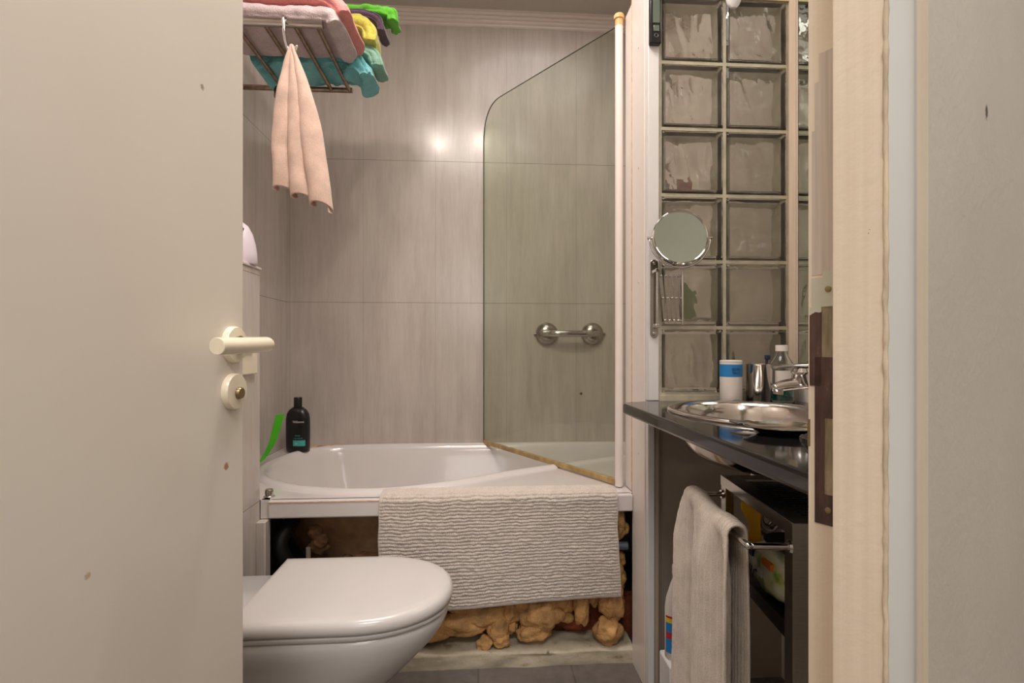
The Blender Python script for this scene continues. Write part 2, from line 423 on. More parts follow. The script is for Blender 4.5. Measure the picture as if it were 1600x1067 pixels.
# ---- boxed-in cistern wall beside the toilet
XB = -0.68
b = MB().box((XL, 0.62, 0), (XB, 1.645, 1.275)); bx = struct(b.build('wall_boxing', 'tile_side', smooth=False, bev=0.002))
MB().box((XL, 0.62, 1.275), (XB + 0.004, 1.65, 1.283)).build('ledge', 'paint', bx, bev=0.002)
p = MB().box((XB, 1.465, 0.955), (XB + 0.012, 1.60, 1.065)).build('cover_plate', 'cream_plastic', bx, bev=0.003)
MB().box((XB + 0.012, 1.50, 1.02), (XB + 0.018, 1.56, 1.045)).build('button', 'pvc', p, bev=0.002)
MB().box((XB, 1.615, 0), (XB + 0.028, 1.655, 0.498)).build('edge_tile', 'tile_side', bx, bev=0.002)

# ---- door frame
ZF = 2.08
def fr(p0): return (p0.x, p0.y)
inner = J + 0.0282 * WN
pts = [J, J + 0.0294 * WN, Cc, Q, Q + 0.002 * WD + 0.001 * WN, J + 0.0445 * WD + 0.0594 * WN, J + 0.0445 * WD]
frame = MB().prism([fr(p) for p in pts], 0, ZF).build('trim_2', 'frame', smooth=False, bev=0.0012)
struct(frame, 'worn cream painted door frame with an old strike plate', 'door frame')
# architrave: a flattened half round
arc = [Q + 0.002 * WD]
for i in range(17):
    t = i / 16; arc.append(Q + (0.003 + 0.031 * t) * WD + (0.001 + 0.008 * sin(pi * t) ** 0.9) * WN)
arc += [Q + 0.0345 * WD + 0.0035 * WN, Q + 0.042 * WD + 0.003 * WN, Q + 0.0425 * WD - 0.002 * WN]
MB().prism([fr(p) for p in arc], 0, ZF + 0.03).build('architrave', 'gloss', frame, angle=50)
# hinge side and head of the frame
hp = [HG - 0.03 * WD, HG - 0.005 * WD, HG - 0.005 * WD + 0.0294 * WN, HG + 0.02 * WD + 0.03 * WN, HG + 0.02 * WD + 0.059 * WN, HG - 0.03 * WD + 0.059 * WN]
MB().prism([fr(p) for p in hp], 0, ZF).build('hinge_post', 'frame', frame, smooth=False)
hd = [HG - 0.03 * WD, J + 0.05 * WD, J + 0.05 * WD + 0.06 * WN, HG - 0.03 * WD + 0.06 * WN]
MB().prism([fr(p) for p in hd], ZF - 0.03, ZF).build('head', 'frame', frame, smooth=False)
M['primer'] = simple('brushed_grey_primer', (206, 192, 180), 0.7, var=0.12, nscale=8, stretch=(60, 60, 1))
m = MB()
for a0, a1, z0, z1 in ((0.003, 0.024, 1.084, 1.19), (0.005, 0.024, 1.19, 1.225), (0.008, 0.022, 1.225, 1.245)):
    p = [J + a0 * WN - 0.0003 * WD, J + a1 * WN - 0.0003 * WD, J + a1 * WN + 0.001 * WD, J + a0 * WN + 0.001 * WD]
    m.prism([fr(q) for q in p], z0, z1)
m.build('primer_patch', 'primer', frame, smooth=False)
M['caulk'] = simple('dirty_caulk', (208, 190, 164), 0.9, var=0.3, nscale=60, bump=0.8, bscale=160, stretch=(1, 1, 0.3))
cpth = [(Q.x + 0.0008 * WN.x + 0.0007 * nz(z * 60, 1, 1), Q.y + 0.0008 * WN.y + 0.0007 * nz(z * 60, 5, 1), z) for z in [0.01 + ZF * i / 500 for i in range(500)]]
MB().tube(cpth, [0.0014 + 0.0006 * nz(i * 0.5, 0, 3) for i in range(500)], 8).build('caulk_bead', 'caulk', frame, angle=180)
# strike plate: a is depth along the rebate, set 0.6 mm proud of the wood
def rb(a0, a1, z0, z1, t0=0.0006, t1=-0.003):
    m = MB(); p = [J + a0 * WN - t0 * WD, J + a1 * WN - t0 * WD, J + a1 * WN - t1 * WD, J + a0 * WN - t1 * WD]
    return m.prism([fr(q) for q in p], z0, z1)
m = MB()
for a0, a1, z0, z1 in ((0.0105, 0.026, 1.0605, 1.086), (0.0015, 0.0098, 1.003, 1.0605), (0.0105, 0.0098, 1.0, 1.0),
                       (0.0052, 0.026, 0.980, 1.024), (0.0052, 0.0118, 0.925, 0.980), (0.0052, 0.026, 0.903, 0.925), (0.0028, 0.0105, 1.0605, 1.082)):
    if a1 > a0:
        q = rb(a0, a1, z0, z1); m.add(q.v, q.f)
pl = m.build('strike_plate', 'plate', frame, smooth=False)
for z in (1.073, 0.914):
    c = J + 0.0145 * WN - 0.0006 * WD
    s_ = MB().lathe([(0.0022, 0), (0.0022, 0.0006), (0.0014, 0.0009)], (c.x, c.y, z), 14, (-WD.x, -WD.y, 0)).build('screw', 'brass', pl)
m = MB()
for a0, a1, z0, z1 in ((0.0098, 0.024, 1.024, 1.0605), (0.0118, 0.024, 0.925, 0.980)):
    q = rb(a0, a1, z0, z1, 0.0002); m.add(q.v, q.f)
m.build('mortise', 'wood_bare', frame, smooth=False)
q = rb(0.0, 0.0018, 0.958, 0.978, 0.0003); q.build('paint_chip', 'brass', frame, smooth=False)

# ---- the open door
E = Vector((-0.343, 0.774)); DD = Vector((0.1, 0.995)).normalized(); hinge = E - 0.795 * DD
ang = math.atan2(DD.y, DD.x)
LD = 0.795
door = MB().box((0, 0, 0.008), (LD, 0.04, 2.04)).build('door_1', 'door', loc=(hinge.x, hinge.y, 0), rotz=ang, bev=0.003, smooth=True)
struct(door, 'cream painted bathroom door standing open at the left with a cream lever handle', 'door')
# local: x along the door to its free edge, -y towards the opening
hx, hz = LD - 0.030, 1.036
han = MB().lathe([(0.0, 0), (0.0255, 0.0), (0.0255, 0.006), (0.024, 0.0085), (0.012, 0.0095), (0.0, 0.0095)], (hx, 0, hz), 40, (0, -1, 0), cap=False).build('door_handle', 'cream_plastic', door)
path = catmull([(hx, -0.005, hz), (hx, -0.03, hz), (hx - 0.001, -0.046, hz), (hx - 0.011, -0.0565, hz), (hx - 0.03, -0.058, hz - 0.0005), (hx - 0.08, -0.056, hz - 0.002), (hx - 0.118, -0.052, hz - 0.003)], 6, False)
MB().tube(path, [0.0085] * 14 + [0.0095] * 6 + [0.0105] * (len(path) - 20), 20).build('lever', 'cream_plastic', han, bev=0.001, angle=60)
MB().tube([(hx, -0.008, hz), (hx, -0.013, hz)], 0.0125, 24).build('collar', 'chrome', han)
esc = MB().lathe([(0.0, 0), (0.0255, 0.0), (0.0255, 0.006), (0.024, 0.0085), (0.012, 0.0095), (0.0, 0.0095)], (hx, 0, 0.970), 40, (0, -1, 0), cap=False).build('lock_rosette', 'cream_plastic', door)
MB().lathe([(0.0, 0.009), (0.0085, 0.009), (0.0085, 0.013), (0.007, 0.015), (0, 0.015)], (hx, 0, 0.968), 24, (0, -1, 0), cap=False).build('coin_release', 'brass', esc)
MB().box((LD, 0.009, 0.90), (LD + 0.0008, 0.031, 1.11)).build('lock_faceplate', 'brass', door)
for z in (0.25, 1.75): MB().tube([(-0.004, -0.006, z - 0.05), (-0.004, -0.006, z + 0.05)], 0.007, 12).build('hinge', 'brass', door)

# ---- glass block wall with lintel, pillar and the wall under the counter
YG = 1.505; X0 = 0.5455; Z0 = 0.894
win = MB()
g = 0.005
for k in range(3): win.box((X0 + 0.2 * k - g, YG + 0.004, Z0 - g), (X0 + 0.2 * k + g, YG + 0.072, Z0 + 1.2 + g))
for k in range(7): win.box((X0 - g, YG + 0.0042, Z0 + 0.2 * k - g), (XR, YG + 0.0718, Z0 + 0.2 * k + g))
win = win.build('window_1', 'grout', smooth=False)
struct(win, 'partition of wavy glass blocks in stained grout', 'glass block window')
def rrect(x0, x1, z0, z1, r, y, n=4):
    out = []
    for cx, cz, a0 in ((x1 - r, z1 - r, 0), (x0 + r, z1 - r, 90), (x0 + r, z0 + r, 180), (x1 - r, z0 + r, 270)):
        for i in range(n + 1):
            a = R(a0 + 90 * i / n); out.append((cx + r * cos(a), y, cz + r * sin(a)))
    return out
def block(ix, iz):
    x0, x1 = X0 + 0.2 * ix + g, X0 + 0.2 * (ix + 1) - g; z0, z1 = Z0 + 0.2 * iz + g, Z0 + 0.2 * (iz + 1) - g
    m = MB(); D = 0.078
    def face(y, inset, amp, ph, wav=True, n=30):
        def fn(u, v):
            x = x0 + inset + (x1 - x0 - 2 * inset) * u; z = z0 + inset + (z1 - z0 - 2 * inset) * v
            e = min(1, min(u, 1 - u, v, 1 - v) * 7)
            a = nz(x * 9 + ph, z * 13, ph) + 0.8 * (0.4 - abs(nz(x * 24 + ph, z * 10 + x * 14, 3 + ph)))
            return (x, y + (amp * a * e if wav else 0), z)
        return fn
    # outer skin: rounded rect rings, then the flat faces
    rings = [rrect(x0 + 0.006, x1 - 0.006, z0 + 0.006, z1 - 0.006, 0.006, YG), rrect(x0, x1, z0, z1, 0.008, YG + 0.006),
             rrect(x0, x1, z0, z1, 0.008, YG + D - 0.006), rrect(x0 + 0.006, x1 - 0.006, z0 + 0.006, z1 - 0.006, 0.006, YG + D)]
    m.loft(rings)
    nout = len(m.f)
    # hollow inside: wavy faces on both sides joined by walls, wound to face inwards
    n = 30; ins = 0.014; t = 0.015; a = len(m.v)
    fa = face(YG + t, ins, 0.011, ix * 7.3 + iz * 3.1); fb = face(YG + D - t, ins, 0.011, 40 + ix * 5.1 + iz * 9.7)
    P0 = [fa(i / n, j / n) for j in range(n + 1) for i in range(n + 1)]; P1 = [fb(i / n, j / n) for j in range(n + 1) for i in range(n + 1)]
    fs = []
    K = (n + 1) ** 2
    for j in range(n):
        for i in range(n):
            q = (j * (n + 1) + i, j * (n + 1) + i + 1, (j + 1) * (n + 1) + i + 1, (j + 1) * (n + 1) + i)
            fs.append(q[::-1]); fs.append(tuple(k + K for k in q))
    rim = [i for i in range(n + 1)] + [(j) * (n + 1) + n for j in range(1, n + 1)] + [n * (n + 1) + i for i in range(n - 1, -1, -1)] + [j * (n + 1) for j in range(n - 1, 0, -1)]
    for k in range(len(rim)):
        p, q = rim[k], rim[(k + 1) % len(rim)]; fs.append((p, q, q + K, p + K)) 
    m.add(P0 + P1, fs)
    me = bpy.data.meshes.new('glass_block'); me.from_pydata(m.v, [], m.f)
    bm = bmesh.new(); bm.from_mesh(me); bm.faces.ensure_lookup_table()
    bmesh.ops.recalc_face_normals(bm, faces=bm.faces[:nout])
    inner_f = bm.faces[nout:]; bmesh.ops.recalc_face_normals(bm, faces=inner_f); bmesh.ops.reverse_faces(bm, faces=inner_f)
    bm.to_mesh(me); bm.free(); me.shade_smooth(); me.set_sharp_from_angle(angle=R(35)); me.materials.append(M['block']); me.materials.append(M['block_edge'])
    nr = len(rings[0])
    for k, p in enumerate(me.polygons):
        if nr <= k < 2 * nr or k >= nout + 2 * n * n: p.material_index = 1
    o = bpy.data.objects.new('glass_block', me); COL.objects.link(o); o.parent = win
for iz in range(6):
    for ix in range(2): block(ix, iz)
lint = MB().box((X0 - 0.04, YG, Z0 + 1.205), (XR, YG + 0.08, ZC)).build('wall_lintel', 'paint', smooth=False); struct(lint)
MB().box((X0 - 0.005, YG - 0.004, Z0 + 1.196), (XR, YG, Z0 + 1.207)).build('edge_strip', 'cream_edge', lint)
pil = MB().box((0.507, YG + 0.02, 0), (X0 - 0.005, 1.655, ZC)).build('wall_pillar', 'beige_board', smooth=False, bev=0.002); struct(pil)
MB().box((0.507, YG - 0.003, 0.875), (X0 - 0.005, YG + 0.02, ZC)).build('facing_panel', 'pvc_cool', pil, bev=0.002)
MB().box((0.507, YG + 0.001, 0), (0.528, YG + 0.02, 0.845)).build('lower_facing', 'pvc_cool', pil, bev=0.002)
MB().box((0.504, YG + 0.022, 0.0), (0.507, 1.652, ZC)).build('side_facing', 'pvc', pil, bev=0.001)
MB().tube([(0.5065, 1.658, 0.56), (0.5065, 1.658, 2.3)], 0.0035, 8).build('silicone_bead', 'silicone', pil)
for z in (1.98, 1.60, 1.24, 0.70): MB().lathe([(0.0035, 0), (0.0035, 0.001), (0.002, 0.0018)], (0.504, 1.585, z), 12, (-1, 0, 0)).build('screw_cap', 'beige_board', pil)
low = MB().box((0.545, 1.55, 0), (XR, 1.60, Z0 - 0.005)).build('wall_under_counter', 'lower_wall', smooth=False); struct(low)
MB().box((0.540, YG, 0.868), (XR, 1.552, Z0 - 0.004)).build('grout_ledge', 'grout', low)
tb = MB(); prof = [(0.528, 1.545)] + [(0.528 + 0.028 * t, 1.545 - 0.022 * math.sin(pi * t) ** 0.5) for t in [i / 8 for i in range(9)]] + [(0.556, 1.552)]
tb.prism(prof, 0, 0.845).build('batten', 'beige_board', low)
ws = MB().box((XR - 0.005, YG - 0.033, 0.875), (XR, YG, ZC)).build('trim_3', 'beige_board', smooth=False, bev=0.001); struct(ws)

# mirror on the right wall
mr = thing('wall_mirror', 'tall wall mirror on the right wall reflecting the glass blocks', 'mirror', (XR, 0.95, 0.99))
MB().box((-0.006, 0, 0), (0, 0.505, 1.35)).build('mirror_glass', 'mirror', mr)
MB().box((-0.0065, -0.002, -0.004), (0, 0.507, 0.0)).build('bottom_edge', 'mirror_edge', mr)
MB().box((-0.0065, 0.505, -0.004), (0, 0.5075, 1.35)).build('side_edge', 'mirror_edge', mr)

# ---- under-bath cavity
cav = MB().box((XL, 1.80, 0), (0.95, 1.84, 0.145)).build('wall_under_bath', 'brick', smooth=False); struct(cav)
pts = []
m = MB()
def plf(u, v):
    x = -0.66 + 1.17 * u; y = 1.652 + 0.12 * max(0, v - 0.5) * 2; z = 0.048 * min(1, v * 2) + (0.012 * nz(x * 7, v * 5, 1) if v > 0.45 else 0)
    y -= 0.006 * nz(x * 9, v * 3, 4)
    return (x, y, z)
struct(m.grid(plf, 90, 12).build('trim_4', 'plinth', angle=180), 'rough whitewashed plinth along the floor under the bathtub', 'plinth')
def lump(mb, c, r, seed, amp=0.35, sub=4, sc=(1, 1, 1), freq=1.6):
    bm = bmesh.new(); bmesh.ops.create_icosphere(bm, subdivisions=sub, radius=1)
    for v in bm.verts:
        p = v.co.copy(); k = 1 + amp * noise.noise(p * freq + Vector((seed, 0, 0))) + amp * 0.45 * abs(noise.noise(p * 4.5 + Vector((0, seed, 0)))) + 0.10 * (0.5 - abs(noise.noise(p * 7 + Vector((seed, seed, 0))))) + 0.03 * noise.noise(p * 14)
        v.co = Vector((p.x * sc[0], p.y * sc[1], p.z * sc[2])) * (r * k) + Vector(c)
    bm.verts.ensure_lookup_table(); vs = [v.co[:] for v in bm.verts]; fs = [tuple(v.index for v in f.verts) for f in bm.faces]; bm.free()
    mb.add(vs, fs)
def foam(name, blobs, label, mat='foam', cat='expanding foam', grp='foam lumps under the bathtub'):
    m = MB()
    for i, (x, y, z, r, sx, sz) in enumerate(blobs): lump(m, (x, y, z), r, i * 3.7 + x * 10, sc=(sx, 0.8, sz))
    tag(m.build(name, mat, angle=180), label, cat, grp)
foam('foam_lump', [(-0.06, 1.702, 0.125, 0.045, 1.8, 0.8), (0.02, 1.702, 0.15, 0.045, 1.4, 0.9), (-0.14, 1.702, 0.11, 0.04, 1.2, 1.1), (0.065, 1.692, 0.105, 0.034, 1, 1.2), (0.075, 1.682, 0.075, 0.026, 1, 1), (-0.02, 1.722, 0.19, 0.045, 2, 1), (0.02, 1.682, 0.065, 0.022, 1.2, 1)], 'low spread lump of orange expanding foam under the bathtub beside the toilet')
foam('foam_lump', [(0.21, 1.697, 0.15, 0.058, 1.1, 0.9), (0.255, 1.707, 0.20, 0.045, 1, 1), (0.185, 1.697, 0.095, 0.042, 1.3, 0.8), (0.15, 1.712, 0.19, 0.04, 1, 1)], 'largest smooth foam bulge under the lower right of the bath mat')
foam('foam_lump', [(0.343, 1.692, 0.165, 0.030, 0.8, 1.8), (0.35, 1.702, 0.23, 0.028, 0.8, 1.3)], 'narrow upright foam lump right of the largest foam bulge')
foam('foam_lump', [(0.445, 1.692, 0.18, 0.045, 0.9, 1.3), (0.43, 1.682, 0.095, 0.042, 1, 1), (0.465, 1.712, 0.26, 0.038, 0.9, 1.2), (0.478, 1.73, 0.31, 0.026, 0.9, 1.2)], 'tall foam column on the floor against the white pillar')
foam('foam_lump', [(0.112, 1.715, 0.155, 0.034, 1, 1.2), (0.105, 1.72, 0.10, 0.024, 1, 1)], 'small dark foam lump between the low spread lump and the largest bulge')
foam('foam_lump', [(0.292, 1.715, 0.175, 0.032, 0.9, 1.1), (0.298, 1.72, 0.125, 0.022, 1, 1)], 'small foam knob between the largest bulge and the narrow upright lump')
foam('foam_lump', [(0.388, 1.715, 0.20, 0.024, 0.9, 1.6)], 'thin foam strand between the narrow upright lump and the column by the pillar')
foam('foam_lump', [(0.465, 1.70, 0.460, 0.034, 0.8, 1.2), (0.478, 1.70, 0.425, 0.026, 0.9, 1.2)], 'smooth round foam drip hanging under the bath rim by the pillar')
tag(MB().box((0.30, 1.775, 0), (0.503, 1.83, 0.49)).build('brick_pier', 'brick', bev=0.004), 'rough brick pier behind the foam at the right end under the bathtub', 'brick pier')
foam('rubble_heap', [(-0.36, 1.71, 0.33, 0.04, 1.6, 0.7), (-0.25, 1.705, 0.315, 0.04, 1.6, 0.8), (-0.45, 1.73, 0.30, 0.04, 1.2, 1), (-0.30, 1.71, 0.25, 0.05, 2.2, 1), (-0.22, 1.70, 0.12, 0.045, 1.4, 1), (-0.32, 1.71, 0.12, 0.06, 2.0, 1.5)], 'brown earthy rubble heap under the bathtub behind the toilet lid', 'rubble', 'rubble', None)
foam('rubble_clod', [(-0.535, 1.72, 0.43, 0.022, 1, 1), (-0.515, 1.71, 0.405, 0.022, 1, 1), (-0.525, 1.73, 0.38, 0.026, 1.2, 1)], 'knobbly clod beside the black hose under the bathtub', 'rubble', 'rubble', None)
foam('brick_debris', [(0.12, 1.77, 0.085, 0.04, 3.0, 0.9), (-0.08, 1.77, 0.08, 0.035, 2.4, 1.0), (0.33, 1.765, 0.09, 0.035, 1.6, 1)], 'red brick debris behind the foam lumps under the bathtub', 'brick', 'brick debris', None)
hz_ = MB().tube(catmull([(-0.66, 1.86, 0.47), (-0.62, 1.76, 0.46), (-0.64, 1.70, 0.40), (-0.61, 1.72, 0.32), (-0.57, 1.80, 0.27), (-0.5, 1.9, 0.24)], 8, False), 0.024, 16).build('waste_hose', 'rubber', angle=180)
tag(hz_, 'black waste hose looping in the dark corner under the bathtub', 'hose')
tag(MB().tube([(0.36, 1.72, 0.365), (0.503, 1.70, 0.365)], 0.014, 16).build('water_pipe', 'grey_pipe'), 'grey-blue pipe under the right end of the bathtub', 'pipe')
tag(MB().lathe([(0.008, 0), (0.008, 0.06), (0.006, 0.062)], (-0.555, 1.715, 0.32), 16).build('pipe_stub', 'lower_wall'), 'small pale pipe stub standing just behind the toilet lid', 'pipe')
tag(MB().box((-0.575, 1.70, 0.0), (-0.535, 1.735, 0.32)).build('support_block', 'rubble'), 'dark support block below the pipe stub behind the toilet', 'block')

# ---- bathtub
ZT = 0.557; YF = 1.65
bath = thing('bathtub', 'white asymmetric built-in bathtub along the tiled back wall', 'bathtub', (0, YF, 0))
loop = catmull([(-.835, 2.12), (-.765, 1.93), (-.60, 1.79), (-.36, 1.735), (-.13, 1.80), (.12, 1.955), (.40, 2.10), (.65, 2.22), (.80, 2.31), (.84, 2.40), (.78, 2.475), (.5, 2.50), (0, 2.505), (-.45, 2.505), (-.70, 2.475), (-.81, 2.34)], 10)
loop = [Vector((p.x, p.y)) for p in loop]
cen = Vector((-0.12, 2.20))
def norm_in(i):
    t = (loop[(i + 1) % len(loop)] - loop[i - 1]).normalized(); return Vector((-t.y, t.x))
sg = 1 if (cen - loop[0]).dot(norm_in(0)) > 0 else -1
def ring(off, z, shrink=0.0, tgt=cen):
    out = []
    for i, p in enumerate(loop):
        q = p + sg * norm_in(i) * off; q = q.lerp(Vector((q.x * (1 - 0.3 * shrink) + 0, cen.y + (q.y - cen.y))) if False else q, 0)
        q = Vector((cen.x + (q.x - cen.x) * (1 - shrink * 0.75), cen.y + 0.03 + (q.y - cen.y - 0.03) * (1 - shrink)))
        out.append((q.x, q.y - YF, z))
    return out
bm = bmesh.new()
out_pts = [(XL, YF + 0.002), (0.60, YF + 0.002), (0.95, YF + 0.002), (0.949, YB - 0.001), (XL + 0.001, YB - 0.001)]
ov = [bm.verts.new((x, y - YF, ZT)) for x, y in out_pts]
iv = [bm.verts.new(p) for p in ring(-0.045, ZT)]
es = [bm.edges.new((ov[i], ov[(i + 1) % 5])) for i in range(5)] + [bm.edges.new((iv[i], iv[(i + 1) % len(iv)])) for i in range(len(iv))]
bmesh.ops.triangle_fill(bm, edges=es, use_beauty=True)
bm.verts.ensure_lookup_table(); bm.verts.index_update()
m = MB(); m.add([v.co[:] for v in bm.verts], [tuple(v.index for v in f.verts) for f in bm.faces]); bm.free()
m.build('deck', 'acrylic', bath, smooth=False)
rs = [ring(-0.045, ZT - 0.002), ring(-0.038, ZT + 0.004), ring(-0.028, ZT + 0.010), ring(-0.016, ZT + 0.0125), ring(-0.006, ZT + 0.010), ring(0.004, ZT + 0.001), ring(0.012, ZT - 0.02), ring(0.02, ZT - 0.06, 0.02), ring(0.03, ZT - 0.14, 0.06),
      ring(0.045, ZT - 0.24, 0.12), ring(0.06, ZT - 0.33, 0.18), ring(0.09, ZT - 0.375, 0.28), ring(0.11, ZT - 0.385, 0.5)]
MB().loft(rs, False, True).build('basin', 'acrylic', bath, angle=180)
rs = [ring(-0.03, ZT - 0.012), ring(-0.01, ZT - 0.06, 0.02), ring(0.005, ZT - 0.14, 0.06), ring(0.02, ZT - 0.24, 0.12), ring(0.04, ZT - 0.34, 0.18), ring(0.08, ZT - 0.395, 0.3), ring(0.10, ZT - 0.40, 0.5)]
MB().loft(rs, False, True).build('shell_underside', 'tub_shell', bath, angle=180)
MB().box((-0.679, -0.004, 0.500), (-0.655, 0.014, ZT)).build('rim_end', 'acrylic', bath)
MB().box((-0.655, -0.012, 0.500), (0.5035, 0.014, ZT)).build('front_rim', 'acrylic', bath, bev=0.006, seg=3)
MB().box((-0.655, -0.0135, 0.550), (-0.27, -0.0115, 0.5525)).build('rim_seam', 'silicone', bath)
MB().lathe([(0.016, 0), (0.017, 0.004), (0.013, 0.006), (0.013, 0.022), (0.011, 0.026)], (-0.665, 0.028, ZT), 24).build('knob', 'chrome', bath)
MB().lathe([(0.02, 0), (0.02, 0.004), (0.012, 0.010)], (-0.75, 0.84, ZT + 0.002), 24).build('overflow_knob', 'chrome', bath)
MB().tube([(XL, YB - YF - 0.004, ZT + 0.001), (XR, YB - YF - 0.004, ZT + 0.001)], 0.004, 8).build('sealant', 'silicone', bath)

# ---- shower screen
A = Vector((0.48, 1.725)); Bq = Vector((0.026, 2.525)); dv = (Bq - A)
sa = math.atan2(dv.y, dv.x); SL = dv.length
scr = thing('shower_screen', 'clear glass bath screen with a sloping curved top corner, hinged on a white post', 'shower screen', (A.x, A.y, ZT), sa)
# outline local: x from hinge to free edge, z up
zt0, zt1 = 1.58, 1.66
ol = [(0.0, 0.02), (SL, 0.02)]
ol += [(SL, 1.48)]
p1, p2, p3 = Vector((SL, 1.48)), Vector((SL, 1.668)), Vector((SL - 0.16, 1.651))
for i in range(1, 13):
    t = i / 12; q = (1 - t) ** 2 * p1 + 2 * t * (1 - t) * p2 + t * t * p3; ol.append((q.x, q.y))
ol += [(0.0, zt0)]
n = len(ol); m = MB(); vs = [(x, -0.003, z) for x, z in ol] + [(x, 0.003, z) for x, z in ol]
m.add(vs, [tuple(range(n)), tuple(range(2 * n - 1, n - 1, -1))])
m.build('glass_pane', 'screen', scr, smooth=False)
M['glass_edge'] = simple('dark_green_glass_edge', (92, 100, 84), 0.3, var=0.1)
m = MB(); m.add(vs, [(i, i + n, (i + 1) % n + n, (i + 1) % n) for i in range(n)])
m.build('pane_edge', 'glass_edge', scr, smooth=False, solid=0.0006)
MB().box((0.0, -0.006, 0.006), (SL, 0.006, 0.026)).build('bottom_seal', 'seal', scr, bev=0.002)
po = MB().tube([(0, 0, 0.004), (0, 0, 1.575)], 0.0135, 24).build('hinge_post', 'pvc', scr)
MB().lathe([(0.0135, 1.575), (0.0135, 1.60), (0.0175, 1.60), (0.0175, 1.612), (0.015, 1.616), (0.0, 1.616)], (0, 0, 0), 24).build('post_cap', 'yellowed', scr)
pr = MB().box((0.5045, 1.66, ZT + 0.003), (0.545, 1.735, ZT + 1.615)); pr.v = [tuple(Matrix.Rotation(-sa, 3, 'Z') @ (Vector(v) - Vector((A.x, A.y, ZT)))) for v in pr.v]
pf = pr.build('wall_profile', 'pvc', scr, bev=0.004)
q = MB().box((0.516, 1.6585, ZT + 0.035), (0.526, 1.6602, ZT + 0.085)); q.v = [tuple(Matrix.Rotation(-sa, 3, 'Z') @ (Vector(v) - Vector((A.x, A.y, ZT)))) for v in q.v]
q.build('profile_slot', 'brass', pf)

# ---- grab bar
gb = thing('grab_bar', 'chrome suction grab bar on the back wall seen through the glass screen', 'grab bar', (0.46, YB, 1.105))
gx = [(-0.118), (0.113)]
for x in gx:
    d = MB().lathe([(0.056, 0), (0.057, 0.008), (0.052, 0.018), (0.036, 0.032), (0.02, 0.038), (0, 0.039)], (x, 0, 0), 40, (0, -1, 0)).build('suction_cup', 'steel', gb)
    s = -1 if x < 0 else 1
    MB().box((x + s * 0.0 - 0.028, -0.056, -0.013), (x + 0.028, -0.038, 0.013)).build('release_latch', 'chrome', d, bev=0.005, seg=3)
    MB().tube([(x + s * 0.05, -0.006, 0), (x + s * 0.066, -0.006, 0)], 0.006, 10).build('pull_tab', 'steel', d)
pa = catmull([(gx[0], -0.03, 0), (gx[0] + 0.03, -0.055, 0), (gx[0] + 0.07, -0.062, 0), (gx[1] - 0.07, -0.062, 0), (gx[1] - 0.03, -0.055, 0), (gx[1], -0.03, 0)], 6, False)
MB().tube(pa, 0.0165, 20).build('bar', 'chrome', gb, angle=180)
tag(MB().lathe([(0.007, 0), (0.007, 0.002), (0.003, 0.003)], (0.517, YB, 0.805), 14, (0, -1, 0)).build('wall_plug', 'brass'), 'small brown wall plug in the back tiles below the grab bar', 'wall plug')

# ---- toilet
def dshape(x0, x1, hw, z, xs=None, n=26, yo=0.0):
    xs = xs if xs is not None else x1 - min(0.235, (x1 - x0) * 0.6)
    out = [(x0, yo - hw, z), ((x0 + xs) / 2, yo - hw, z)]
    for i in range(n + 1):
        a = -pi / 2 + pi * i / n
        ca, sa_ = cos(a), sin(a)
        out.append((xs + (x1 - xs) * math.copysign(abs(ca) ** 0.88, ca), yo + hw * math.copysign(abs(sa_) ** 0.95, sa_), z))
    out += [((x0 + xs) / 2, yo + hw, z), (x0, yo + hw, z)]
    return out
TY = 1.30
toi = thing('toilet', 'white wall-hung toilet with closed lid in front of the bathtub', 'toilet', (XB, TY, 0))
rs = []
for x0, x1, hw, z in ((0, 0.20, 0.055, 0.075), (0, 0.27, 0.085, 0.09), (0, 0.36, 0.105, 0.14), (0, 0.445, 0.125, 0.20), (0, 0.50, 0.143, 0.25), (0, 0.548, 0.160, 0.30), (0, 0.580, 0.171, 0.335), (0, 0.598, 0.176, 0.362), (0, 0.605, 0.178, 0.38), (0, 0.604, 0.177, 0.392), (0, 0.598, 0.172, 0.397)):
    rs.append(dshape(x0, x1, hw, z))
bowl = MB().loft(rs, True, True)
for i, p in enumerate(bowl.v):
    x, y, z = p
    if z < 0.355:                           # pinched waist near the wall
        k = max(0, 1 - x / 0.25); y *= (1 - 0.28 * k * min(1, (0.355 - z) / 0.03)); bowl.v[i] = (x, y, z)
bowl.build('bowl', 'ceramic', toi, angle=50)
MB().loft([dshape(0.145, 0.607, 0.178, 0.399), dshape(0.143, 0.612, 0.181, 0.403), dshape(0.143, 0.612, 0.181, 0.408), dshape(0.147, 0.607, 0.177, 0.411)]).build('seat', 'seat', toi, angle=50)
L = []
for k, (ins, z) in enumerate(((0.004, 0.4125), (0.0, 0.415), (-0.001, 0.422), (0.0, 0.430), (0.003, 0.4365), (0.008, 0.4412), (0.015, 0.4438), (0.03, 0.445), (0.08, 0.4456))):
    L.append(dshape(0.141 + ins * 0.5, 0.615 - ins, 0.183 - ins, z, 0.615 - 0.235))
MB().loft(L).build('lid', 'seat', toi, angle=60)
for y in (-0.08, 0.08): MB().tube([(0.132, y - 0.02, 0.408), (0.132, y + 0.02, 0.408)], 0.010, 16).build('hinge', 'seat', toi)

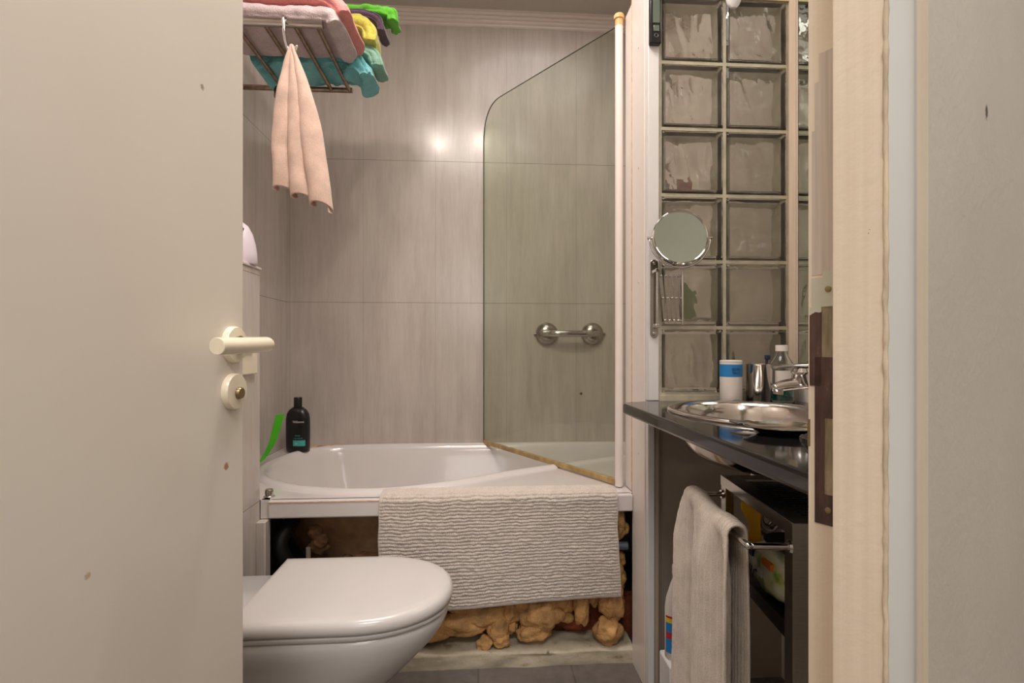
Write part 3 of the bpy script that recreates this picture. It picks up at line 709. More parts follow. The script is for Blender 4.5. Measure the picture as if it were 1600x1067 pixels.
# ---- bath mat over the rim
def matf(u, v):
    # v: 0 inside top edge, 1 bottom; path over the rim then down
    x0, x1 = -0.312, 0.446; L_in, top, down = 0.05, 0.035, 0.335
    dn = down - 0.014 * u + 0.008 * sin(u * 5 + 0.5)
    s = v * (L_in + top + dn)
    yi, yf = YF + 0.055, YF - 0.020
    zt = ZT + 0.011
    if s < L_in: y, z = yf + 0.012 + (L_in - s) + 0.012, zt
    elif s < L_in + top:
        t = (s - L_in) / top; a = t * pi / 2; y, z = yf + 0.024 * (1 - sin(a)), zt - 0.024 * (1 - cos(a))
    else: y, z = yf, zt - 0.024 - (s - L_in - top)
    w_ = 0.003 * nz(u * 6, v * 5, 2)
    x = x0 + (x1 - x0) * u + (0.012 * v * (u > 0.5) * (u - 0.5) * 2) + 0.002 * sin(v * 9) + 0.003 * nz(v * 6, 0, u * 2)
    row = v * 40 + 0.35 * nz(u * 14, v * 8, 5) + 0.25 * nz(u * 50, v * 50, 5); col = u * 105 + 0.9 * nz(u * 20, v * 25, 9) + (int(row) % 2) * 0.4
    h = 0.0052 * (abs(sin(pi * row)) ** 0.7) * (0.68 + 0.32 * abs(sin(pi * col))) * (0.85 + 0.4 * nz(u * 60, v * 30, 1))
    edge = min(1, min(u, 1 - u) * 60, (1 - v) * 30)
    h *= edge
    bow = 0.010 * (sin(pi * u) * max(0, v - 0.3)) + 0.006 * nz(u * 3, v * 2, 8) * v
    if s >= L_in + top: return (x, y - h - w_ * 0.7 - bow, z)
    if s >= L_in: return (x, y - h * sin(a), z + h * cos(a))
    return (x, y, z + h)
tag(MB().grid(matf, 640, 300).build('bath_mat', 'mat', solid=0.003, angle=180, offset=0), 'beige nubby ribbed bath mat hanging over the front rim of the bathtub', 'bath mat')

# ---- shampoo bottle and green scraper on the bath corner
sh = thing('shampoo_bottle', 'black shampoo bottle with a teal label in the left corner of the bathtub', 'bottle', (-0.825, 2.405, ZT + 0.004), R(-12))
def oval(r, z, ry=0.62, n=32, e=0.8): return [(r * math.copysign(abs(cos(2 * pi * i / n)) ** e, cos(2 * pi * i / n)), r * ry * math.copysign(abs(sin(2 * pi * i / n)) ** e, sin(2 * pi * i / n)), z) for i in range(n)]
MB().loft([oval(0.048, 0), oval(0.053, 0.004), oval(0.054, 0.02), oval(0.0545, 0.10), oval(0.054, 0.15), oval(0.050, 0.172), oval(0.040, 0.190), oval(0.026, 0.200), oval(0.020, 0.204)]).build('bottle_body', 'black', sh, angle=60)
MB().lathe([(0.018, 0.203), (0.018, 0.245), (0.016, 0.248), (0, 0.248)], (0, 0, 0), 24).build('cap', 'black', sh)
def curved_label(x0, x1, z0, z1, mat, name, r=0.0545, ry=0.62):
    m = MB()
    def fn(u, v):
        x = x0 + (x1 - x0) * u; c = abs(x / r) ** (1 / 0.8); y = -r * ry * max(0, 1 - c * c) ** 0.4
        return (x, y - 0.0006, z0 + (z1 - z0) * v)
    return m.grid(fn, 14, 2).build(name, mat, sh, angle=180)
curved_label(-0.004, 0.048, 0.030, 0.056, 'teal_label', 'label_band')
text('TRESemmé', 0.0135, 'white_print', sh, (0.022, -0.0345, 0.135), (R(90), 0, R(14)), scx=0.8)
text('Beauty', 0.008, 'teal_label', sh, (0.018, -0.0345, 0.075), (R(90), 0, R(12)))
text('FULL VOLUME', 0.0058, 'teal_label', sh, (0.022, -0.0345, 0.063), (R(90), 0, R(14)))
text('24', 0.012, 'white_print', sh, (0.012, -0.0362, 0.037), (R(90), 0, R(10)))
sq = MB()
pth = catmull([(-0.015, -0.03, 0.0), (0.0, -0.02, 0.02), (0.025, -0.01, 0.07), (0.04, 0.0, 0.13), (0.052, 0.01, 0.19)], 8, False)
rings = []
for i, p in enumerate(pth):
    t = i / (len(pth) - 1); wd = 0.006 + 0.010 * min(1, t * 1.3) ; th = 0.0025
    d = Vector((0.93, 0.36, 0)); nn = Vector((-0.36, 0.93, 0)) * th
    cup = 0.006 * t
    rings.append([p - d * wd + nn, p + nn * (1 + cup * 300 * 0.5), p + d * wd + nn, p + d * wd - nn, p - nn * (1 - cup * 200), p - d * wd - nn])
tag(sq.loft(rings).build('scraper', 'green', loc=(-0.872, 2.17, ZT + 0.012), rotz=0, bev=0.0008, angle=60), 'lime green curved plastic scraper leaning in the corner of the bathtub', 'scraper')

# ---- white dispenser on the boxing
disp = thing('air_freshener', 'pale rounded air freshener on top of the tiled boxing beside the door', 'air freshener', (-0.722, 1.585, 1.283))
MB().lathe([(0.055, 0), (0.058, 0.006), (0.057, 0.03), (0.053, 0.06), (0.045, 0.09), (0.032, 0.115), (0.015, 0.128), (0, 0.130)], (0, 0, 0), 32, sy=0.7).build('shell', 'rose_plastic', disp)
MB().lathe([(0.0, 0), (0.006, 0), (0.006, 0.004), (0, 0.005)], (0.025, -0.026, 0.10), 16, (0.5, -0.8, 0.3)).build('nozzle', 'black', disp)

# ---- towel rack on the left wall
ZR = 2.006
rk = thing('towel_rack', 'chrome towel shelf of tubes high on the left wall above the toilet', 'towel rack', (XL, 1.77, ZR))
y0, y1, xe = -0.195, 0.20, 0.455
MB().tube([(0.0, y0, 0.0), (xe + 0.008, y0, 0.0)], 0.0125, 20).build('front_rail', 'steel', rk)
MB().tube([(0.0, y1, 0.0), (xe, y1, 0.0)], 0.0095, 20).build('rear_rail', 'dark_steel', rk)
for x in (0.20, 0.29, 0.378, 0.445): MB().tube([(x, y0, -0.002), (x, y1, -0.002)], 0.007, 14).build('slat', 'dark_steel', rk)
for y in (y0, y1): MB().lathe([(0.03, 0), (0.03, 0.006), (0.02, 0.010), (0, 0.010)], (0, y, 0), 24, (1, 0, 0)).build('wall_flange', 'steel', rk)
MB().tube([(0.175, y1 + 0.0, -0.004), (0.175, y1, -0.035)], 0.008, 12).build('bracket', 'dark_steel', rk)

# ---- towels on the rack: a swept soft slab
def towel(name, mat, path, hw, ht, label, seed, folds=2, cat='towel', wob=0.006):
    pts = catmull(path, 10, False); rings = []; n = 44
    for i, p in enumerate(pts):
        t = (pts[min(i + 1, len(pts) - 1)] - pts[max(i - 1, 0)]).normalized(); up = Vector((0, 1, 0)).cross(t).normalized() * -1
        if up.z < 0 and abs(t.x) > 0.5: up = -up
        endk = min(1, min(i, len(pts) - 1 - i) / 2.5); endk = 0.35 + 0.65 * endk ** 0.5
        r = []
        for k in range(n):
            a = 2 * pi * k / n; ca, sa_ = cos(a), sin(a)
            yy = hw * math.copysign(abs(ca) ** 0.45, ca); zz = ht * endk * math.copysign(abs(sa_) ** 0.55, sa_)
            crease = 0
            if abs(ca) > 0.75: crease = -0.006 * abs(sin(folds * pi * (zz / ht * 0.5 + 0.5)))**6 
            q = p + Vector((0, yy, 0)) + up * zz
            d = 1.3 * wob * nz(q.x * 14 + seed, q.y * 14, q.z * 22) + 0.6 * wob * nz(q.x * 45, q.y * 45 + seed, q.z * 45) + 0.0016 * nz(q.x * 160, q.y * 160, q.z * 160)
            out = (Vector((0, ca, 0)) + up * sa_).normalized()
            q += out * d + Vector((0, math.copysign(1, ca) * crease, 0))
            r.append(q)
        rings.append(r)
    tag(MB().loft(rings).build(name, mat, angle=180, sub=1), label, cat, None)
towel('folded_towel', 'lilac', [(-0.90, 1.685, 2.046), (-0.75, 1.685, 2.047), (-0.62, 1.685, 2.046), (-0.52, 1.685, 2.045), (-0.455, 1.685, 2.041), (-0.435, 1.685, 2.016)], 0.115, 0.029, 'lilac grey folded towel lying on the front of the towel rack', 1, wob=0.006)
towel('folded_towel', 'pink', [(-0.90, 1.69, 2.105), (-0.7, 1.69, 2.105), (-0.55, 1.69, 2.104), (-0.465, 1.69, 2.096), (-0.425, 1.69, 2.071), (-0.412, 1.69, 2.046)], 0.120, 0.027, 'coral pink folded towel on top of the lilac towel', 3)
towel('folded_towel', 'teal', [(-0.78, 1.89, 2.016), (-0.72, 1.89, 2.039), (-0.6, 1.89, 2.041), (-0.50, 1.89, 2.043), (-0.43, 1.89, 2.031), (-0.405, 1.885, 2.001), (-0.395, 1.88, 1.983)], 0.085, 0.028, 'crumpled turquoise towel drooping off the rear right end of the rack', 5, wob=0.022)
towel('folded_towel', 'yellowt', [(-0.8, 1.89, 2.156), (-0.62, 1.89, 2.171), (-0.48, 1.89, 2.186), (-0.405, 1.89, 2.171), (-0.383, 1.89, 2.136), (-0.382, 1.89, 2.111)], 0.07, 0.022, 'lime yellow towel folded over behind the pink towel', 8, wob=0.01)
towel('folded_towel', 'sage', [(-0.8, 1.90, 2.096), (-0.6, 1.90, 2.101), (-0.45, 1.90, 2.106), (-0.385, 1.905, 2.091), (-0.366, 1.91, 2.061), (-0.362, 1.91, 2.041)], 0.065, 0.022, 'sage green towel end hanging between the yellow and turquoise towels', 11, wob=0.008)
towel('folded_towel', 'purple', [(-0.8, 1.915, 2.206), (-0.6, 1.915, 2.221), (-0.42, 1.915, 2.233), (-0.37, 1.915, 2.221), (-0.352, 1.915, 2.196), (-0.35, 1.915, 2.176)], 0.055, 0.016, 'dark purple towel between the yellow towel and the bright green towel', 14)
towel('folded_towel', 'greent', [(-0.8, 1.93, 2.256), (-0.6, 1.93, 2.261), (-0.42, 1.93, 2.271), (-0.345, 1.93, 2.266), (-0.315, 1.93, 2.251), (-0.31, 1.93, 2.226)], 0.05, 0.020, 'bright green towel topmost on the rack at its right end', 17, wob=0.014)

# ---- S hook with the peach towel
hkx, hky = -0.575, 1.575
hk = catmull([(hkx - 0.004, hky + 0.014, ZR + 0.004), (hkx - 0.004, hky, ZR + 0.018), (hkx - 0.003, hky - 0.016, ZR + 0.006), (hkx, hky - 0.018, ZR - 0.02), (hkx + 0.002, hky - 0.016, ZR - 0.055), (hkx + 0.010, hky - 0.010, ZR - 0.085), (hkx + 0.026, hky - 0.006, ZR - 0.088), (hkx + 0.034, hky - 0.006, ZR - 0.07)], 6, False)
tag(MB().tube(hk, 0.005, 14).build('towel_hook', 'chrome', angle=180), 'chrome S hook over the front rail of the towel rack', 'hook')
def handt(u, v):
    # u across (pleated), v down; gathered at the top
    top = Vector((hkx + 0.020, hky - 0.008, ZR - 0.082))
    sp = 0.06 + 0.94 * (1 - math.exp(-v * 4.2)) ** 1.2
    xl, xr = -0.055 - 0.02 * v, 0.065 + 0.045 * v
    ph = u * 2 * pi * 3.4 + 1.5 * nz(u * 3.1, v * 1.2, 3)
    x = (xl + (xr - xl) * u) * sp + 0.016 * sin(ph * 1.0 + 1.6) * sp
    y = 0.020 * sin(ph + 0.6 * v) * (0.25 + 0.75 * sp) + 0.004 * nz(u * 8, v * 8, 1)
    ln = 0.405 + 0.075 * u + 0.008 * sin(ph)
    z = -ln * v - 0.004 * abs(u - 0.4)
    x += 0.012 * v * v + 0.004 * nz(v * 5, u * 6, 2)
    return (top.x + x, top.y + y, top.z + z + 0.012 * (1 - v) * cos((u - 0.5) * 2))
tag(MB().grid(handt, 140, 120).build('hand_towel', 'peach', solid=0.005, angle=180, sub=0), 'pale peach hand towel hanging in folds from the S hook', 'towel')

# ---- counter
ct = thing('vanity_counter', 'black polished stone countertop with bullnose edge under the glass blocks', 'countertop', (0.41, YG, 0.845))
pts = [(0.95, YG - 0.001), (0.95, 0.87), (0.42, 0.56), (0.41, 0.57), (0.41, 1.425)]
pts += [(0.41 + 0.055 * (1 - cos(a)), 1.425 + 0.055 * sin(a)) for a in [R(x) for x in range(12, 91, 13)]] + [(0.50, YG - 0.006), (0.53, YG - 0.004)]
SKC = Vector((0.666, 1.185)); SRX, SRY = 0.200, 0.245
inn = [(SKC.x + (SRX - 0.012) * cos(2 * pi * i / 64), SKC.y + (SRY - 0.012) * sin(2 * pi * i / 64)) for i in range(64)]
bm = bmesh.new()
for z in (0.0, 0.030):
    a = [bm.verts.new((x - 0.41, y - YG, z)) for x, y in pts]; c = [bm.verts.new((x - 0.41, y - YG, z)) for x, y in inn]
    es = [bm.edges.new((a[i], a[(i + 1) % len(a)])) for i in range(len(a))] + [bm.edges.new((c[i], c[(i + 1) % 64])) for i in range(64)]
    bmesh.ops.triangle_fill(bm, edges=es, use_beauty=True)
    if z == 0: a0, c0 = a, c
for i in range(len(a)): bm.faces.new((a0[i], a0[(i + 1) % len(a)], a[(i + 1) % len(a)], a[i]))
for i in range(64): bm.faces.new((c0[i], c0[(i + 1) % 64], c[(i + 1) % 64], c[i]))
bmesh.ops.dissolve_limit(bm, angle_limit=R(1), verts=bm.verts, edges=bm.edges)
bm.verts.index_update(); m = MB(); m.add([v.co[:] for v in bm.verts], [tuple(v.index for v in f.verts) for f in bm.faces]); bm.free()
m.build('slab', 'counter', ct, bev=0.0145, seg=5, angle=30)

# sink
sk = thing('sink', 'round polished steel basin set into the black counter', 'sink', (SKC.x, SKC.y, 0.875))
def el(k, z, dx=0.0): return [((SRX + k) * cos(2 * pi * i / 72) , (SRY + k) * sin(2 * pi * i / 72), z) for i in range(72)]
MB().loft([el(0, 0.0005), el(0.001, 0.004), el(-0.004, 0.008), el(-0.012, 0.009), el(-0.020, 0.006), el(-0.026, -0.0034), el(-0.034, -0.0301), el(-0.038, -0.0645), el(-0.052, -0.0929), el(-0.080, -0.1101), el(-0.14, -0.1187), el(-0.19, -0.1213)], False, True).build('bowl', 'sinksteel', sk, angle=180)
MB().loft([el(-0.022, -0.0034), el(-0.031, -0.0310), el(-0.035, -0.0662), el(-0.049, -0.0955), el(-0.078, -0.1127), el(-0.14, -0.1213), el(-0.19, -0.1238)], False, True).build('bowl_underside', 'sinksteel', sk, angle=180)
MB().lathe([(0.022, -0.1205), (0.022, -0.1180), (0.016, -0.1170), (0, -0.119)], (0, 0, 0), 24).build('drain', 'chrome', sk)
MB().tube(catmull([(0, 0, -0.124), (0, 0, -0.20), (0, 0.0, -0.26), (0.03, 0, -0.28), (0.07, 0, -0.25), (0.16, 0, -0.24), (0.24, 0, -0.24)], 5, False), 0.016, 16).build('siphon', 'steel', sk)

# soap dish clipped to the front of the basin
sd = thing('soap_dish', 'small flat steel soap dish on the front edge of the sink', 'soap dish', (0.560, 0.905, 0.8755))
def ov(rx, ry, z, n=36): return [(rx * cos(2 * pi * i / n), ry * sin(2 * pi * i / n), z) for i in range(n)]
MB().loft([ov(0.045, 0.035, 0.0), ov(0.05, 0.04, 0.004), ov(0.068, 0.056, 0.012), ov(0.072, 0.060, 0.0135), ov(0.069, 0.057, 0.0145), ov(0.052, 0.042, 0.008), ov(0.03, 0.025, 0.006)]).build('tray', 'sinksteel', sd)
MB().box((-0.062, 0.048, 0.009), (-0.02, 0.085, 0.0125)).build('clip', 'steel', sd, bev=0.001)

# glass bowl near the counter's front corner
gl = thing('glass_bowl', 'small ribbed glass dish at the near edge of the counter', 'dish', (0.487, 0.655, 0.8752))
m = MB(); prof = [(0.024, 0), (0.034, 0.003), (0.043, 0.014), (0.049, 0.026), (0.050, 0.034), (0.048, 0.034), (0.041, 0.018), (0.03, 0.007), (0.0, 0.005)]
rings = [[(r * (1 + 0.03 * sin(20 * 2 * pi * i / 120)) * cos(2 * pi * i / 120), r * (1 + 0.03 * sin(20 * 2 * pi * i / 120)) * sin(2 * pi * i / 120), z) for i in range(120)] for r, z in prof[:-1]]
m.loft(rings).build('bowl', 'clear', gl, angle=180)

# tap
tp = thing('tap', 'chrome single lever mixer tap at the back of the sink', 'tap', (0.905, 1.20, 0.875))
MB().lathe([(0.028, 0), (0.028, 0.006), (0.024, 0.010), (0.023, 0.06), (0.024, 0.085), (0.022, 0.10), (0.0, 0.104)], (0, 0, 0), 28).build('body', 'chrome', tp)
sp = catmull([(0.0, 0.0, 0.055), (-0.05, 0.001, 0.070), (-0.11, 0.002, 0.072), (-0.16, 0.003, 0.066), (-0.186, 0.004, 0.058)], 6, False)
MB().tube(sp, [0.021 - 0.010 * i / (len(sp) - 1) for i in range(len(sp))], 20).build('spout', 'chrome', tp, angle=180)
MB().tube([(-0.174, 0.004, 0.062), (-0.176, 0.004, 0.044)], 0.0115, 20).build('aerator', 'steel', tp, angle=50)
MB().lathe([(0.019, 0.066), (0.022, 0.072), (0.021, 0.092), (0.023, 0.098), (0.018, 0.108), (0, 0.110)], (-0.118, 0.003, 0), 26).build('cartridge_housing', 'chrome', tp)
lv = MB(); rings = []
for i in range(13):
    t = i / 12; x = 0.02 - 0.205 * t; hw = 0.021 * (1 - 0.45 * t ** 2) * (1 if t < 0.9 else 0.8); z = 0.105 + 0.012 * sin(t * 2.2) - 0.004 * t
    th = 0.009 * (1 - t) ** 1.2 + 0.0038
    rings.append([(x, 0.003 + hw * cos(a), z + th * sin(a)) for a in [2 * pi * k / 20 for k in range(20)]])
lv.loft(rings).build('lever', 'chrome', tp, angle=60)

# canister, cup, bottle
cn = thing('talc_canister', 'white cylindrical canister with a blue band against the glass blocks', 'canister', (0.738, 1.455, 0.8752))
MB().lathe([(0.0295, 0), (0.031, 0.003), (0.031, 0.118), (0.0295, 0.122), (0, 0.123)], (0, 0, 0), 40).build('shell', 'card', cn, angle=40)
MB().lathe([(0.0303, 0.001), (0.0316, 0.001), (0.0316, 0.0045), (0.0303, 0.0045)], (0, 0, 0.1150), 40, cap=False).build('lid', 'card', cn)
m = MB(); m.grid(lambda u, v: (0.0315 * sin(R(-115 + 190 * u)) * 1, -0.0315 * cos(R(-115 + 190 * u)), 0.074 + 0.036 * v), 32, 1).build('label_band', 'blue_label', cn, angle=180)
text('ISDIN', 0.011, 'dark_print', cn, (0.0, -0.0318, 0.092), (R(90), 0, 0)); text('TALC', 0.010, 'dark_print', cn, (0.0, -0.0318, 0.082), (R(90), 0, 0)); text('mmmm', 0.006, 'dark_print', cn, (0.0, -0.0315, 0.006), (R(90), 0, 0))
cp = thing('steel_cup', 'tall polished steel tumbler right of the white canister', 'tumbler', (0.822, 1.452, 0.8752))
MB().lathe([(0.035, 0), (0.0365, 0.003), (0.0365, 0.108), (0.0375, 0.110), (0.036, 0.111), (0.0355, 0.106), (0.035, 0.008), (0.0, 0.006)], (0, 0, 0), 48, cap=False).build('wall', 'sinksteel', cp)
MB().lathe([(0.0, 0.0), (0.036, 0.0)], (0, 0, 0.0), 48, cap=False).build('base', 'sinksteel', cp)
tbsh = thing('toothbrush', 'dark blue toothbrush leaning in the steel tumbler', 'toothbrush', (0.83, 1.452, 0.882))
MB().tube([(0.0, 0.0, 0.004), (0.022, 0.01, 0.118)], 0.0035, 10).build('handle', 'dark_print', tbsh)
MB().box((0.015, 0.003, 0.116), (0.029, 0.013, 0.130)).build('bristle_head', 'dark_print', tbsh, bev=0.002)
bt = thing('clear_bottle', 'clear bottle with a ribbed white cap and teal liquid behind the tap', 'bottle', (0.888, 1.448, 0.8752))
MB().lathe([(0.0, 0), (0.033, 0.0), (0.035, 0.004), (0.035, 0.095), (0.031, 0.112), (0.019, 0.132), (0.0145, 0.140), (0.0145, 0.150), (0.0125, 0.150), (0.0125, 0.140), (0.017, 0.131), (0.029, 0.110), (0.033, 0.094), (0.033, 0.006), (0.0, 0.004)], (0, 0, 0), 36, cap=False).build('glass', 'clear', bt, angle=60)
MB().lathe([(0.0, 0.006), (0.0322, 0.0065), (0.0322, 0.046), (0, 0.046)], (0, 0, 0), 36, cap=False).build('liquid', 'teal_liquid', bt)
cpr = [[((0.0162 + 0.0004 * (i % 2)) * cos(2 * pi * i / 60), (0.0162 + 0.0004 * (i % 2)) * sin(2 * pi * i / 60), z) for i in range(60)] for z in (0.148, 0.166)]
MB().loft(cpr).build('cap', 'pvc', bt, angle=20)
m = MB().grid(lambda u, v: (0.0354 * sin(R(-60 + 80 * u)), -0.0354 * cos(R(-60 + 80 * u)), 0.050 + 0.042 * v), 16, 1).build('label', 'card', bt, angle=180)

# bottles kept behind the glass blocks, on a little shelf
shf = thing('bath_shelf', 'small white shelf seen blurred behind the glass blocks', 'shelf', (0.66, 1.66, 1.12))
MB().box((-0.10, -0.06, 0), (0.10, 0.06, 0.008)).build('board', 'pvc', shf, bev=0.002)
tag(MB().loft([oval(0.03, 0), oval(0.032, 0.01), oval(0.032, 0.09), oval(0.018, 0.11), oval(0.012, 0.115), oval(0.012, 0.135)]).build('soap_bottle', 'green', loc=(0.685, 1.665, 1.1285)), 'green bottle blurred behind the left column of glass blocks', 'bottle')
sh2 = thing('bath_shelf', 'upper white shelf seen blurred behind the third row of glass blocks', 'shelf', (0.64, 1.66, 1.50))
MB().box((-0.09, -0.06, 0), (0.09, 0.06, 0.008)).build('board', 'pvc', sh2, bev=0.002)
tag(MB().loft([oval(0.026, 0), oval(0.028, 0.01), oval(0.028, 0.09), oval(0.018, 0.11), oval(0.012, 0.115), oval(0.012, 0.13)]).build('shampoo_bottle', 'black', loc=(0.605, 1.665, 1.5085)), 'black bottle blurred behind the third row of glass blocks', 'bottle')
tag(MB().loft([oval(0.024, 0), oval(0.026, 0.01), oval(0.026, 0.07), oval(0.012, 0.085), oval(0.012, 0.1)]).build('soap_bottle', 'red', loc=(0.675, 1.665, 1.5085)), 'red bottle blurred behind the third row of glass blocks', 'bottle')

# ---- thermometer / radio strip on the pillar, hook above the blocks
rd = thing('digital_thermometer', 'black strip thermometer with a grey screen high on the white pillar', 'thermometer', (0.524, YG - 0.0035, 1.935))
MB().box((-0.017, -0.018, 0), (0.017, 0, 0.26)).build('case', 'black', rd, bev=0.003)
MB().box((-0.0095, -0.0186, 0.060), (0.0115, -0.0178, 0.22)).build('screen', 'lcd', rd)
MB().box((-0.0075, -0.0200, 0.034), (0.0095, -0.0178, 0.052)).build('button', 'lcd', rd, bev=0.001)
tor = MB(); pth = [(0.001 + 0.0055 * cos(a), -0.0188, 0.022 + 0.0055 * sin(a)) for a in [2 * pi * k / 24 for k in range(25)]]
tor.tube(pth, 0.0009, 6).build('ring_button', 'lcd', rd)
wh = thing('wall_hook', 'white rounded plastic hook fixed above the glass blocks', 'hook', (0.762, YG - 0.004, 2.073))
MB().lathe([(0.0, -0.024), (0.010, -0.022), (0.019, -0.012), (0.023, 0.002), (0.023, 0.06), (0, 0.06)], (0, -0.014, 0), 28, cap=False, sy=0.6).build('hook_body', 'pvc_cool', wh)

# ---- shaving mirror on scissor arm
sm = thing('shaving_mirror', 'round chrome magnifying mirror on a scissor arm fixed to the pillar', 'shaving mirror', (0.524, YG - 0.004, 1.18))
bar = MB(); bp = [(0.0, 0.0)]
out = []
for cz, s0 in ((0.105, 0), (-0.105, 180)):
    for i in range(9): a = R(s0 + 180 * i / 8); out.append((0.012 * cos(a), cz + 0.012 * sin(a)))
n = len(out); vs = [(x, -0.004, z) for x, z in out] + [(x, 0, z) for x, z in out]
bar.add(vs, [tuple(range(n)), tuple(range(2 * n - 1, n - 1, -1))] + [(i, i + n, (i + 1) % n + n, (i + 1) % n) for i in range(n)])
wp = bar.build('wall_plate', 'steel', sm, bev=0.001)
for z in (0.105, -0.105): MB().lathe([(0.006, 0), (0.005, 0.002), (0.0, 0.003)], (0, -0.004, z), 16, (0, -1, 0)).build('screw', 'chrome', wp)
MB().tube([(0.004, -0.016, -0.088), (0.004, -0.016, 0.088)], 0.0032, 12).build('pivot_rod', 'chrome', sm)
for z in (0.082, -0.082): MB().box((-0.002, -0.02, z - 0.006), (0.010, -0.002, z + 0.006)).build('clevis', 'chrome', sm, bev=0.002)
xs = [0.014 + 0.0135 * k for k in range(5)]
YA = -0.020
def strip(x0, z0, x1, z1, y, r=0.0050):
    d = Vector((x1 - x0, 0, z1 - z0)).normalized(); nrm = Vector((d.z, 0, -d.x)) * r; a = Vector((x0, y, z0)); c = Vector((x1, y, z1))
    m = MB(); v = [a - nrm, a + nrm, c + nrm, c - nrm]; v += [p + Vector((0, 0.0012, 0)) for p in v]
    m.add(v, [(3, 2, 1, 0), (4, 5, 6, 7), (0, 1, 5, 4), (1, 2, 6, 5), (2, 3, 7, 6), (3, 0, 4, 7)]); return m
for k in range(5):
    st = strip(xs[k] + 0.0, 0.066, xs[k] + 0.012, -0.066, YA - 0.0016 * (k % 2)).build('scissor_strip', 'steel', sm, bev=0.0004)
for k in range(5):
    for z, dx in ((0.066, 0.0), (0.0, 0.006), (-0.066, 0.012)):
        MB().lathe([(0.0036, 0), (0.0034, 0.0015), (0.0015, 0.003), (0, 0.0032)], (xs[k] + dx, YA - 0.0016, z), 12, (0, -1, 0)).build('rivet', 'chrome', sm)
MB().tube([(0.078, -0.024, -0.078), (0.078, -0.024, 0.094)], 0.0036, 12).build('arm_rod', 'chrome', sm)
for z in (0.066, -0.066): MB().tube([(0.070, -0.021, z), (0.078, -0.023, z)], 0.003, 10).build('link', 'chrome', sm)
MC = Vector((0.046, -0.085, 0.165)); RM = 0.079
fn_ = Vector((-0.10, -0.98, 0.10)).normalized()
MB().tube(catmull([(0.078, -0.024, 0.092), (0.075, -0.035, 0.100), (0.06, -0.06, 0.086), (0.048, -0.078, 0.080)], 5, False), 0.0035, 10).build('neck', 'chrome', sm)
qm = Vector((0, 0, 1)).rotation_difference(fn_)
yk = [MC + qm @ Vector((0, 0, 0)) + (qm.inverted().inverted() @ Vector((0, 0, 0))) for _ in ()]
side = fn_.cross(Vector((0, 0, 1))).normalized(); upv = side.cross(fn_).normalized()
yoke = [MC + (RM + 0.006) * (cos(a) * side + sin(a) * upv) - fn_ * 0.004 for a in [R(180 + 180 * i / 24) for i in range(25)]]
MB().tube(yoke, 0.0028, 10).build('yoke', 'chrome', sm, angle=180)
for sgn in (-1, 1): MB().tube([MC + sgn * side * (RM - 0.004) - fn_ * 0.004, MC + sgn * side * (RM + 0.012) - fn_ * 0.004], 0.004, 12).build('tilt_screw', 'chrome', sm)
md = MB().lathe([(RM - 0.006, 0.006), (RM - 0.003, 0.0075), (RM, 0.005), (RM, -0.006), (RM - 0.004, -0.009), (0.0, -0.010)], MC, 56, fn_, cap=False).build('frame', 'chrome', sm)
MB().lathe([(RM * k / 12 * 0.94 + 1e-5, 0.0015 + 0.0040 * (k / 12) ** 2) for k in range(13)], MC, 56, fn_, cap=False).build('mirror_disc', 'mirror_disc', md, angle=180)

# ---- steel trolley under the counter
TA = Vector((0.538, 1.104)); TB = Vector((0.502, 0.789)); dl = (TA - TB); TL = dl.length; ta = math.atan2(dl.x, dl.y)
tr = thing('steel_trolley', 'stainless steel trolley with dark slotted top under the counter', 'trolley', (TB.x, TB.y, 0), -ta)
W_ = 0.33; ZT2 = 0.75
def leg(x, y, sx, sy):
    m = MB(); m.box((min(x, x + sx * 0.026), min(y, y + sy * 0.003), 0), (max(x, x + sx * 0.026), max(y, y + sy * 0.003), ZT2 - 0.001))
    m.box((min(x, x + sx * 0.003), min(y + sy * 0.003, y + sy * 0.026), 0), (max(x, x + sx * 0.003), max(y + sy * 0.003, y + sy * 0.026), ZT2 - 0.001)); return m
for x, y, sx, sy in ((0, 0, 1, 1), (0, TL, 1, -1), (W_, 0, -1, 1), (W_, TL, -1, -1)): leg(x, y, sx, sy).build('leg', 'steel', tr, smooth=False)
m = MB(); m.box((-0.001, -0.001, ZT2 - 0.021), (0.002, TL + 0.001, ZT2)); m.box((W_ - 0.002, 0, ZT2 - 0.021), (W_ + 0.001, TL, ZT2)); m.box((0.002, -0.001, ZT2 - 0.021), (W_ - 0.002, 0.002, ZT2)); m.box((0.002, TL - 0.002, ZT2 - 0.021), (W_ - 0.002, TL + 0.001, ZT2))
m.build('top_frame', 'steel', tr, smooth=False)
m = MB(); m.box((0.002, 0.002, ZT2 - 0.012), (0.05, TL - 0.002, ZT2 - 0.009)); m.box((W_ - 0.04, 0.002, ZT2 - 0.012), (W_ - 0.002, TL - 0.002, ZT2 - 0.009))
k = 0.004
while k < TL - 0.01:
    m.box((0.05, k, ZT2 - 0.012), (W_ - 0.04, k + 0.008, ZT2 - 0.009)); k += 0.0145
M['dark_top'] = simple('dark_lacquered_steel', (40, 36, 34), 0.3, 0.7, var=0.15)
m.build('slotted_top', 'dark_top', tr, smooth=False)
for zz in (0.565, 0.13):
    m = MB(); m.box((0.003, 0.003, zz), (W_ - 0.003, TL - 0.003, zz + 0.003)); m.box((0.0005, 0.027, zz - 0.012), (0.003, TL - 0.027, zz + 0.014)); m.build('shelf', 'dark_top', tr, smooth=False)
zr = 0.71
pa = catmull([(0.0, 0.008, zr), (-0.045, 0.008, zr), (-0.062, 0.012, zr), (-0.067, 0.030, zr), (-0.067, TL - 0.03, zr), (-0.062, TL - 0.012, zr), (-0.045, TL - 0.008, zr), (0.0, TL - 0.008, zr)], 6, False)
MB().tube(pa, 0.0055, 16).build('towel_rail', 'chrome', tr, angle=180)
